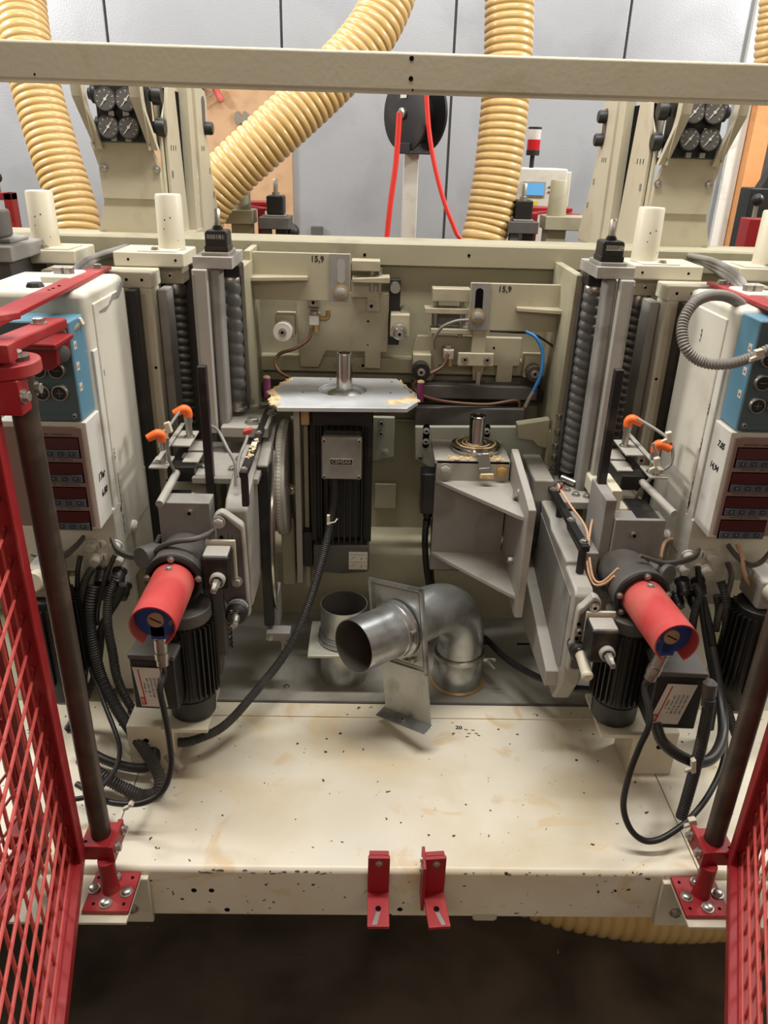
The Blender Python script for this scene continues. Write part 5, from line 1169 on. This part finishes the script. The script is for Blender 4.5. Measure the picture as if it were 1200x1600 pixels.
MB().lathe(m0+dq*.03, dq, [(.0582, 0), (.0582, .110)], 40, caps=False).build('mouth_inside', ductin, d2)
MB().cyl(m0+dq*.028, m0+dq*.032, .0581, n=40).build('closed_gate_blade', ductin, d2)
MB().lathe(m0+dq*.003, dq, [(.0605, 0), (.0685, .001), (.0685, .007), (.062, .011), (.0635, .016), (.063, .024), (.0605, .026)], 48, caps=False).build('clamp_ring', galv, d2)
for q_ in (m0+dq*.014, fe-dq*.01):
    c = q_+tr*.066-ur*.004; bb = MB().beam(c-ur*.016, c+ur*.016, .006, .006, tr); bb.cyl(c+ur*.012-dq*.002, c+ur*.012+dq*.012, .005, n=10); bb.build('clamp_screw', steel, d2, bev=.001)
bc_ = fcn-dq*.004+tr*.004-ur*.155
MB().obox(bc_, tr*.074, ur*.072, dq*.0014).build('slide_blade', galv, d2, bev=.0006)
lip0 = bc_-ur*.071
MB().obox(lip0+dq*.013-fz*.005, tr*.080, (dq*.015-fz*.007), (fz*.8+dq*.3).normalized()*.0014).build('folded_lip', galv, d2, bev=.0006)
capscrew(d2, lip0+dq*.016-fz*.004, (fz*.9+dq*.3).normalized(), r=.005)
wn = fcn+tr*.042-ur*(hh-.028)+dq*.006
MB().ball(wn, .009, .8).obox(wn-tr*.014-ur*.006, tr*.016, ur*.003, dq*.002).build('wing_knob', steel, d2)
# marks and chips on the bed
mk = P(717, 1137, Z=BT+.0005); text('20', .016, mk, (1, -.1, 0), (0, 1, 0), ink, mf, 'handwriting', ext=.0001, bold=.0006)
b = MB(); random.seed(3)
for px, py in ((728, 1140), (733, 1146), (739, 1141), (744, 1146), (730, 1151), (748, 1149)):
    c = P(px, py, Z=BT+.0004); k = random.uniform(-.6, .6)
    b.obox(c, Vector((math.cos(k), math.sin(k), 0))*.004, Vector((-math.sin(k), math.cos(k), 0))*.0012, Vector((0, 0, .0002)))
b.build('smudge_marks', ink, mf)
for i in range(46):
    x = random.choice((random.uniform(-.31, -.02), random.uniform(-.31, -.02), random.uniform(.2, .6))); sz = random.uniform(.0012, .005)*(1 if x < 0 else .5); zc = BT-.004-random.uniform(0, .006)
    n_ = 6; pts = [(x+sz*1.6*math.cos(2*math.pi*k/n_+i)*random.uniform(.5, 1.2), zc+sz*.5*math.sin(2*math.pi*k/n_+i)*random.uniform(.5, 1.2)) for k in range(n_)]
    pts.sort(key=lambda q: math.atan2(q[1]-zc, q[0]-x))
    yy = 1.04+.012-math.sqrt(max(0, .012**2-max(0, zc-(BT-.012))**2))
    MB().prism(pts, 'y', yy-.0012, yy+.001).build('paint_chip', dgrey, mf)

# ================================================================== brown poles, clamps, feet
def polething(s, lab1, lab2, withtop):
    def X(d): return XC+s*d
    px_ = X(.568)
    p = thing('pole', (px_, 1.03, BT), lab1, 'pole')
    MB().lathe((px_, 1.03, .508), (0, 0, 1), [(.0178, 0), (.0178, .90)], 28).build('tube', pole, p)
    a = box('mounting_bracket', ivory, p, X(.495), X(.76), 1.028, 1.0395, .285, .405, .002)
    box('shelf', ivory, p, X(.508), X(.73), .935, 1.030, .402, .408, .001)
    MB().prism([(.94, .402), (1.03, .402), (1.03, .30)], 'x', X(.512), X(.515)).build('gusset', ivory, p, bev=.0005) if False else None
    bolt(p, (X(.532), 1.028, .325), (0, -1, 0), r=.009, h=.007)
    box('foot_plate', red, p, X(.508), X(.592), .951, 1.036, .408, .417, .002)
    for dx, y in ((.522, .99), (.553, 1.022), (.553, .967), (.584, .997)): bolt(p, (X(dx), y, .417), r=.0085, h=.008)
    for dx, y in ((.520, 1.022), (.583, 1.022), (.520, .966), (.575, .966)): dothole(p, (X(dx), y, .4173), (0, 0, 1), r=.003)
    MB().lathe((X(.553), .998, .417), (0, 0, 1), [(.0165, 0), (.015, .003), (.015, .075)], 24).build('stub', red, p)
    box('clamp_block', red, p, X(.538), X(.598), 1.0, 1.058, .488, .522, .003)
    box('clamp_cheek', red, p, X(.536), X(.546), .995, 1.062, .486, .526, .002)
    for y in (1.012, 1.052): bolt(p, (X(.536), y, .508), (-s, 0, 0), r=.007, h=.009)
    for y in (1.012, 1.052): dothole(p, (X(.590), y, .5222), (0, 0, 1), r=.003)
    # top: red half disc, block
    zt = 1.392
    box('top_block', red, p, X(.553), X(.64), .99, 1.045, 1.335, 1.384, .003)
    pts = bluntpoly(px_+s*.01, 1.03, .062, -100 if s < 0 else 280, 80 if s < 0 else 100, 18)
    MB().prism([(px_+s*.020+.050*math.cos(math.radians(a_)), 1.03+.050*math.sin(math.radians(a_))) for a_ in range(0, 360, 12)], 'z', 1.384, 1.402).build('top_disc', red, p, bev=.002)
    for y in (1.0, 1.04): bolt(p, (X(.553), y, 1.36), (-s, 0, 0), r=.0075, h=.009)
    MB().cyl((X(.575), 1.025, 1.402), (X(.575), 1.025, 1.414), .018, n=20).build('washer', steel, p)
    # arms
    q = thing('support_arm', (X(.60), 1.4, 1.40), lab2, 'arm')
    MB().beam((X(.592), 1.03, 1.416), (X(.622), 1.315, 1.392), .038, .018).build('channel_arm', red, q, bev=.004)
    box('channel_end', red, q, X(.555), X(.60), .985, 1.012, 1.408, 1.432, .002)
    MB().beam((X(.62), 1.02, 1.455), (X(.604), 1.10, 1.448), .05, .010).build('small_plate', red, q, bev=.002)
    MB().beam((X(.655), 1.08, 1.424), (X(.70), 1.81, 1.4145), .044, .008).build('long_flat_bar', red, q, bev=.0015)
    bolt(q, (X(.697), 1.775, 1.419), r=.009, h=.008); bolt(q, (X(.614), 1.23, 1.408), r=.009, h=.010)
    for y in (1.45, 1.47, 1.50): dothole(q, (X(.68), y, 1.4235), (0, 0, 1), r=.003)
polething(-1, 'brown steel pole in a red clamp on the left front corner', 'dusty red flat bar and channel arms from the left pole to the column', True)
polething(1, 'brown steel pole in a red clamp on the right front corner', 'dusty red flat bar and channel arms above the right cabinet', True)
# ================================================================== red mesh gates
def gate(P0, u, z0, z1, L_, lab, side, nmax=17, nv=12, pitch=.0488, post=True):
    u = Vector((*u, 0)).normalized(); n = Vector((-u.y, u.x, 0))
    if n.x*side < 0: n = -n      # n: towards the machine centre
    P0 = Vector((*P0, 0)); t = thing('mesh_gate', (P0.x, P0.y, z0), lab, 'gate', None)
    Z = Vector((0, 0, 1)); 
    def bar(name, a0, a1, n0, n1, za, zb, bev=.002): return MB().obox(P0+u*(a0+a1)/2+n*(n0+n1)/2+Z*(za+zb)/2, u*(a1-a0)/2, n*(n1-n0)/2, Z*(zb-za)/2).build(name, red, t, bev)
    bar('post_face', -.004, .004, -.048, 0, z0, z1); bar('post_leg', .0, .040, -.0045, 0, z0+.027, z1)
    bar('rail_top', .0, L_, -.042, 0, z0+.019, z0+.024); bar('rail_leg', 0, L_, -.005, 0, z0, z0+.024); bar('rail_inner_leg', 0, L_, -.048, -.042, z0, z0+.03)
    bar('top_rail', .0, L_, -.042, 0, z1-.006, z1); bar('far_post', L_-.004, L_+.004, -.048, 0, z0, z1)
    bar('rail_bead', 0, L_, -.020, -.014, z0+.024, z0+.028)
    wn = -.024
    def hw(b):
        b.tube(smooth_path([(0, 0, -.004), (.0, .0, .003), (.004, 0, .006), (.010, 0, .006)], 3)+[Vector((L_-.004, 0, .006))], .0026, 7)
    me = None
    for i in range(int((z1-z0-.05)/pitch)):
        z = z0+.026+pitch*i
        b = MB().tube([P0+n*wn+Z*(z-.003), P0+u*.004+n*wn+Z*(z+.002), P0+u*.010+n*(wn+.004)+Z*(z+.002), P0+u*(L_-.004)+n*(wn+.004)+Z*(z+.002)], .0026, 7)
        b.build('horizontal_wire', redw, t)
    for i in range(int((L_-.02)/pitch)):
        a = .028+pitch*i
        MB().tube([P0+u*a+n*(wn-.001)+Z*(z0+.022), P0+u*a+n*(wn-.001)+Z*(z1-.004)], .0026, 7).build('vertical_wire', redw, t)
    return t
gate((-.497, .998), (.2425, -.970), .505, 1.335, .70, 'red wire mesh gate folded forward at the left pole', 1)
gate((.676, 1.005), (-.398, -.918), .505, 1.335, .62, 'red wire mesh gate folded forward at the right pole', -1)
g2 = gate((-.560, 1.0), (-.12, -.99), .505, 1.335, .55, 'second red mesh gate behind the left one, further outside', 1)
# second poles
for x, lab in ((-.618, 'second brown pole seen through the left mesh gate'), (.80, 'second brown pole seen through the right mesh gate')):
    p = thing('pole', (x, 1.05, BT), lab, 'pole')
    MB().lathe((x, 1.05, .50), (0, 0, 1), [(.0178, 0), (.0178, .85)], 24).build('tube', pole, p)
    box('clamp_block', red, p, x-.03, x+.03, 1.02, 1.08, .488, .522, .003)
    MB().lathe((x, 1.02, BT), (0, 0, 1), [(.015, 0), (.015, .07)], 20).build('stub', red, p)
# ================================================================== corrugated suction hoses
def suction(pts, r, lab, pitch=.0235):
    pa = resample(smooth_path(pts, 10), pitch/7)
    def rf(L):
        q = (L/pitch) % 1.0; return r+.0018*math.sin(math.pi*q)-.0042*math.exp(-((min(q, 1-q))/.13)**2)
    b = MB().tube(pa, r, 36, rf=rf)
    return tag(b.build('suction_hose', yellow, ang=70), lab, 'hose')
suction(PP((28, -60, 3.05), (32, 0, 3.05), (40, 60, 3.0), (60, 150, 2.95), (86, 240, 2.9), (115, 330, 2.85), (138, 420, 2.8))+[Vector((-.75, 2.75, .9)), Vector((-.7, 2.7, .3))], .080, 'pale yellow corrugated hose hanging at the far left behind the beam')
suction(PP((624, -70, 3.0), (606, 0, 2.95), (572, 62, 2.9), (508, 132, 2.85), (430, 205, 2.8), (362, 268, 2.78), (325, 312, 2.77), (306, 355, 2.77), (298, 400, 2.77))+[Vector((-.66, 2.78, 1.0)), Vector((-.66, 2.8, .3))], .082, 'thick yellow corrugated hose slanting across the particle board')
suction(PP((797, -80, 3.0), (796, 0, 3.0), (794, 80, 2.98), (788, 170, 2.95), (778, 260, 2.92), (764, 340, 2.9), (752, 400, 2.88))+[Vector((.38, 2.85, .95)), Vector((.36, 2.8, .3))], .080, 'yellow corrugated hose hanging between the red hose reel and the white terminal')
suction([Vector(v) for v in ((.12, 1.47, .1), (.22, 1.41, .1), (.33, 1.335, .1), (.50, 1.265, .1), (.67, 1.238, .1), (.86, 1.245, .1), (1.08, 1.29, .1), (1.3, 1.36, .1), (1.5, 1.4, .1))], .092, 'yellow corrugated hose lying on the dark floor under the machine')
suction(PP((1216, -40, 3.4), (1212, 20, 3.4), (1205, 80, 3.4), (1210, 140, 3.4)), .06, 'sliver of yellow hose at the upper right picture edge')

# ================================================================== background objects
hr_ = thing('hose_reel', (.15, 3.36, 1.64), 'black air hose reel on a pale square post', 'hose reel')
ax_ = Vector((-.80, -.60, 0)).normalized(); c_ = Vector((.155, 3.33, 1.80))
for k, o_ in enumerate((-.045, .045)):
    MB().lathe(c_+ax_*o_, ax_, [(.06, -.006), (.128, -.008), (.134, -.002), (.132, .006), (.10, .010), (.03, .014), (.001, .014)], 44).build('reel_disc', black, hr_)
MB().cyl(c_-ax_*.05, c_+ax_*.05, .07, n=30).build('reel_drum', blackm, hr_)
MB().obox(c_+Vector((0, 0, -.12)), ax_*.06, ax_.cross(Vector((0, 0, 1)))*.045, Vector((0, 0, .02))).build('reel_bracket', black, hr_, bev=.004)
MB().lathe(c_+ax_*.06, ax_, [(.02, 0), (.02, .01), (.012, .014), (.012, .02)], 16).build('hub_fitting', steel, hr_)
MB().obox(c_+ax_*.061+Vector((0, 0, .06)), ax_*.001, ax_.cross(Vector((0, 0, 1)))*.018, Vector((0, 0, .008))).build('small_sticker', paper, hr_)
tag(MB().box(.118, .178, 3.36, 3.42, 0, 1.665).build('reel_post', white, bev=.004), 'pale square post carrying the black hose reel', 'post')
cable('air_hose', PP((624, 176, 3.18), (622, 210, 3.18), (618, 260, 3.18), (611, 310, 3.18), (605, 366, 3.18), (600, 420, 3.18))+[Vector((.04, 3.2, .9)), Vector((.05, 3.2, .3)), Vector((.08, 3.22, .011))], .011, redhose, 'red air hose falling straight from the left side of the reel', 'air hose')
cable('air_hose', PP((666, 130, 3.2), (667, 160, 3.2), (671, 210, 3.2), (680, 262, 3.2), (694, 315, 3.2), (712, 362, 3.2), (725, 400, 3.2))+[Vector((.36, 3.2, .9)), Vector((.42, 3.2, .3)), Vector((.44, 3.22, .009))], .009, redhose, 'red air hose curving to the right from the reel', 'air hose')
# terminal and beacon
tm = thing('control_terminal', (.66, 3.35, 1.2), 'white machine terminal box with a small blue screen', 'terminal')
tx0, tx1 = P(806, 300, Y=3.3).x, P(884, 300, Y=3.3).x; tz1 = P(845, 263, Y=3.3).z
box('terminal_body', white, tm, tx0, tx1, 3.3, 3.5, 1.2, tz1, .006); box('terminal_stand', dgrey, tm, (tx0+tx1)/2-.04, (tx0+tx1)/2+.04, 3.36, 3.44, 0, 1.2, .004)
sx0, sx1 = P(820, 290, Y=3.3).x, P(850, 290, Y=3.3).x; sz1, sz0 = P(835, 286, Y=3.3).z, P(835, 305, Y=3.3).z
box('screen_frame', lgrey, tm, sx0-.006, sx1+.006, 3.294, 3.3, sz0-.006, sz1+.006, .001)
box('screen', screenm, tm, sx0, sx1, 3.291, 3.295, sz0, sz1, .0)
for z in (.3, .7): box('terminal_key', dgrey, tm, sx1+.018, sx1+.028, 3.296, 3.3, sz0+(sz1-sz0)*z-.003, sz0+(sz1-sz0)*z+.003, .0005)
yl = P(836, 318, Y=3.29); box('yellow_sticker', mat('yellow_sticker', (220, 214, 70), .5), tm, yl.x-.012, yl.x+.012, 3.297, 3.3, yl.z-.008, yl.z+.010, .0)
box('terminal_lid', cabm, tm, tx1-.01, tx1+.02, 3.32, 3.5, 1.2, tz1-.01, .004)
bk = thing('signal_beacon', (.595, 3.35, tz1), 'signal beacon with clear and red sections on the white terminal', 'lamp')
bz = P(832, 243, Y=3.35); x = bz.x
zz = [P(832, yy, Y=3.35).z for yy in (262, 243, 236, 218, 202, 198)]
MB().cyl((x, 3.35, tz1-.001), (x, 3.35, zz[1]), .009, n=12).build('beacon_stem', black, bk)
MB().cyl((x, 3.35, zz[1]), (x, 3.35, zz[2]+.004), .026, n=24).build('beacon_base', black, bk, bev=.002)
MB().cyl((x, 3.35, zz[2]+.004), (x, 3.35, zz[3]), .0255, n=24).build('red_section', redlens, bk)
MB().cyl((x, 3.35, zz[3]), (x, 3.35, zz[4]), .0255, n=24).build('clear_section', clearlens, bk)
MB().cyl((x, 3.35, zz[4]), (x, 3.35, zz[5]), .0262, n=24).build('beacon_cap', black, bk, bev=.002)
# rear spindles behind the rail
def rear(s, pxs, lab, pxc):
    X0 = P(pxs, 310, Y=2.9).x; Xc_ = P(pxc, 310, Y=2.9).x
    t = thing('rear_spindle', ((X0+Xc_)/2, 2.9, 1.40), lab, 'spindle unit')
    zt = P(pxs, 272 if s < 0 else 281, Y=2.9).z; zb = P(pxs, 327 if s < 0 else 337, Y=2.9).z
    MB().lathe((X0, 2.9, zb), (0, 0, 1), [(.033, 0), (.031, zt-zb-.004), (.028, zt-zb)], 28).build('guide_post', cream2, t)
    o = s
    box('post_block', cream2, t, X0-.045-(.06 if s < 0 else 0), X0+.045+(.06 if s > 0 else 0), 2.85, 2.96, zb-.045, zb, .003)
    box('post_column', cream2, t, X0-.035, X0+.035, 2.87, 2.95, 1.36, zb-.045, .003)
    zc0 = zb-.012
    box('counter_block', dgrey, t, Xc_-.055, Xc_+.05, 2.82, 2.96, zc0-.045, zc0-.006, .003)
    box('counter_plate', grey, t, Xc_-.035, Xc_+.035, 2.84, 2.93, zc0-.006, zc0, .002)
    box('position_counter', black, t, Xc_-.03, Xc_+.03, 2.85, 2.92, zc0, zc0+.062, .006)
    MB().lathe((Xc_, 2.885, zc0+.062), (0, 0, 1), [(.014, 0), (.014, .010), (.0085, .011), (.0085, .05), (.007, .052)], 6).build('hex_shaft', steel, t)
    box('guide_bar', dgrey, t, Xc_-.045, Xc_-.015, 2.83, 2.87, 1.36, zc0-.045, .003); box('guide_bar', black, t, Xc_+.0, Xc_+.04, 2.84, 2.92, 1.36, zc0-.045, .003)
    q = thing('red_sheet_linkage', (X0+s*.02, 3.05, zb), 'pink red sheet arms behind the %s rear post' % ('left' if s < 0 else 'right'), 'arm')
    box('arm_block', red, q, X0-.08, X0+.085, 3.02, 3.12, zb+.005, zb+.018, .002)
    MB().beam((X0-.11, 3.0, zb-.005), (X0+.07, 3.1, zb+.012), .07, .01).build('slanted_arm', red, q, bev=.002)
    MB().beam((X0+.10, 3.0, zb-.005), (X0-.07, 3.1, zb+.01), .06, .01).build('slanted_arm', red, q, bev=.002)
    xx = X0+(.055 if s < 0 else -.06); box('red_leg', red, q, xx-.012, xx+.012, 2.98, 3.01, 1.35, zb, .002)
rear(-1, 377, 'rear cream post with black counter before the particle board', 432)
rear(1, 872, 'rear cream post with black counter before the white terminal', 817)
kb = P(455, 362, Y=2.9); tag(MB().ball((kb.x, 2.9, 1.40), .03).cyl((kb.x, 2.9, 1.36), (kb.x, 2.9, 1.40), .02, n=14).build('round_knob', black), 'black round knob peeking over the rail by the particle board', 'knob')
sk = P(495, 360, Y=4.27); tag(MB().box(sk.x-.03, sk.x+.03, 4.27, 4.3, sk.z-.05, sk.z+.02).build('wall_socket', dgrey, bev=.004), 'small dark socket on the metal wall above the rail', 'socket')
# tools on the board
wp = P(377, 183, Y=4.26)
b = MB(); yb = 4.262
pts = bluntpoly(wp.x, wp.z, .030, -60, 90-30, 8)
prof = [(wp.x+.034*math.cos(a), wp.z+.034*math.sin(a)) for a in [math.radians(d_) for d_ in range(125, 415, 15)]]+[(wp.x+.012, wp.z+.028), (wp.x+.008, wp.z+.004), (wp.x-.006, wp.z+.004), (wp.x-.012, wp.z+.026)]
b.prism(prof, 'y', yb, yb+.008); b.beam((wp.x, yb+.004, wp.z-.025), (wp.x+.03, yb+.004, wp.z-.20), .022, .008, (0, 1, 0))
tag(b.build('wrench', steel), 'open ended wrench hanging on the particle board', 'tool')
sp = P(343, 145, Y=4.24)
t = thing('screwdriver', tuple(sp), 'red handled screwdriver hanging under the beam on the particle board', 'tool')
MB().lathe(sp+Vector((-.02, 0, .02)), Vector((.5, 0, -1)), [(.010, -.01), (.017, .0), (.015, .03), (.019, .05), (.014, .065)], 14).build('handle', redcap, t)
MB().beam(sp+Vector((-.03, 0, .0)), sp+Vector((-.11, 0, -.05)), .006, .006).build('blade', steel, t)
bp = P(309, 138, Y=4.24); tag(MB().prism([(bp.x-.05, bp.z+.03), (bp.x+.05, bp.z+.03), (bp.x+.02, bp.z-.01), (bp.x-.03, bp.z-.015)], 'y', 4.23, 4.26).build('blue_pouch', bluep, bev=.004), 'blue pouch at the top of the particle board beside the column', 'pouch')
hd = P(340, 247, Y=4.25)
tag(MB().beam((hd.x-.05, 4.255, hd.z-.03), (hd.x+.12, 4.255, hd.z+.02), .012, .01).build('tool_bar', dgrey, bev=.002), 'dark tool bar on the particle board partly behind the slanting hose', 'tool')
# neighbour unit at the left edge
nb = thing('grey_machine_head', (-.86, 1.85, .9), 'grey machine head block at the left picture edge', 'machine')
box('head_casting', dgrey, nb, -1.1, -.80, 1.78, 1.98, 1.05, 1.43, .004)
box('head_top', grey, nb, -1.1, -.775, 1.74, 1.99, 1.43, 1.462, .004)
box('counter_foot', grey, nb, -.90, -.80, 1.80, 1.90, 1.462, 1.47, .003)
box('counter_cap', dgrey, nb, -.92, -.823, 1.80, 1.88, 1.47, 1.53, .008)
rf_ = P(12, 330, Y=2.4)
t = thing('red_square_guard', (rf_.x, 2.4, 1.46), 'red square frame with a black ball knob at the left edge', 'frame')
b = MB().box(rf_.x-.12, rf_.x+.022, 2.39, 2.43, rf_.z+.03, rf_.z+.05).box(rf_.x-.002, rf_.x+.022, 2.39, 2.43, 1.40, rf_.z+.05); b.build('frame_bars', red, t, bev=.002)
MB().cyl((rf_.x-.015, 2.40, rf_.z+.04), (rf_.x-.015, 2.40, rf_.z+.08), .006, n=12).build('knob_stem', steel, t)
MB().ball((rf_.x-.016, 2.40, rf_.z+.09), .016).build('ball_knob', black, t)
# right edge
rk = P(1180, 352, Y=2.6)
t = thing('red_clamp', (rk.x, 2.6, 1.42), 'red clamp block with a black ball knob beside the timber post', 'clamp')
box('clamp_body', red, t, rk.x-.03, rk.x+.10, 2.58, 2.65, 1.40, rk.z+.02, .003)
MB().cyl((rk.x-.01, 2.6, rk.z+.02), (rk.x-.01, 2.6, rk.z+.06), .007, n=12).build('knob_stem', steel, t)
MB().ball((rk.x-.01, 2.6, rk.z+.075), .019).build('ball_knob', black, t)
bkx = P(1185, 320, Y=3.2)
t = thing('black_lever_unit', (bkx.x, 3.2, 1.2), 'black lever unit standing at the right edge before the dark wall', 'machine part')
box('unit_body', black, t, bkx.x-.04, bkx.x+.05, 3.2, 3.3, 1.2, bkx.z+.06, .006); MB().beam((bkx.x+.0, 3.24, bkx.z+.02), (bkx.x+.10, 3.24, bkx.z+.22), .05, .04).build('unit_arm', black, t, bev=.004)
box('column_step', ivory, t, P(1140, 370, Y=2.4).x, P(1140, 370, Y=2.4).x+.16, 2.38, 2.46, 1.40, 1.53, .004) if False else None
for (px, py, lab) in ((14, 672, 'orange plug peeking out between the left pole and gate post'),):
    p = P(px, py, Y=1.5); tag(MB().tube(smooth_path([p, p+Vector((.012, 0, .008)), p+Vector((.024, -.004, .004))], 4), .0105, 12).build('orange_plug', orange), lab, 'plug')
nbx = thing('cream_side_block', (-.80, 1.62, .9), 'cream stepped block between the left mesh gate and pole', 'machine part')
box('block_body', ivory, nbx, -.86, -.76, 1.58, 1.72, .88, 1.0, .004); box('block_foot', cream2, nbx, -.84, -.78, 1.60, 1.70, BT, .88, .004)
box('dark_plate', blackm, nbx, -.77, -.72, 1.56, 1.60, .60, .96, .004)
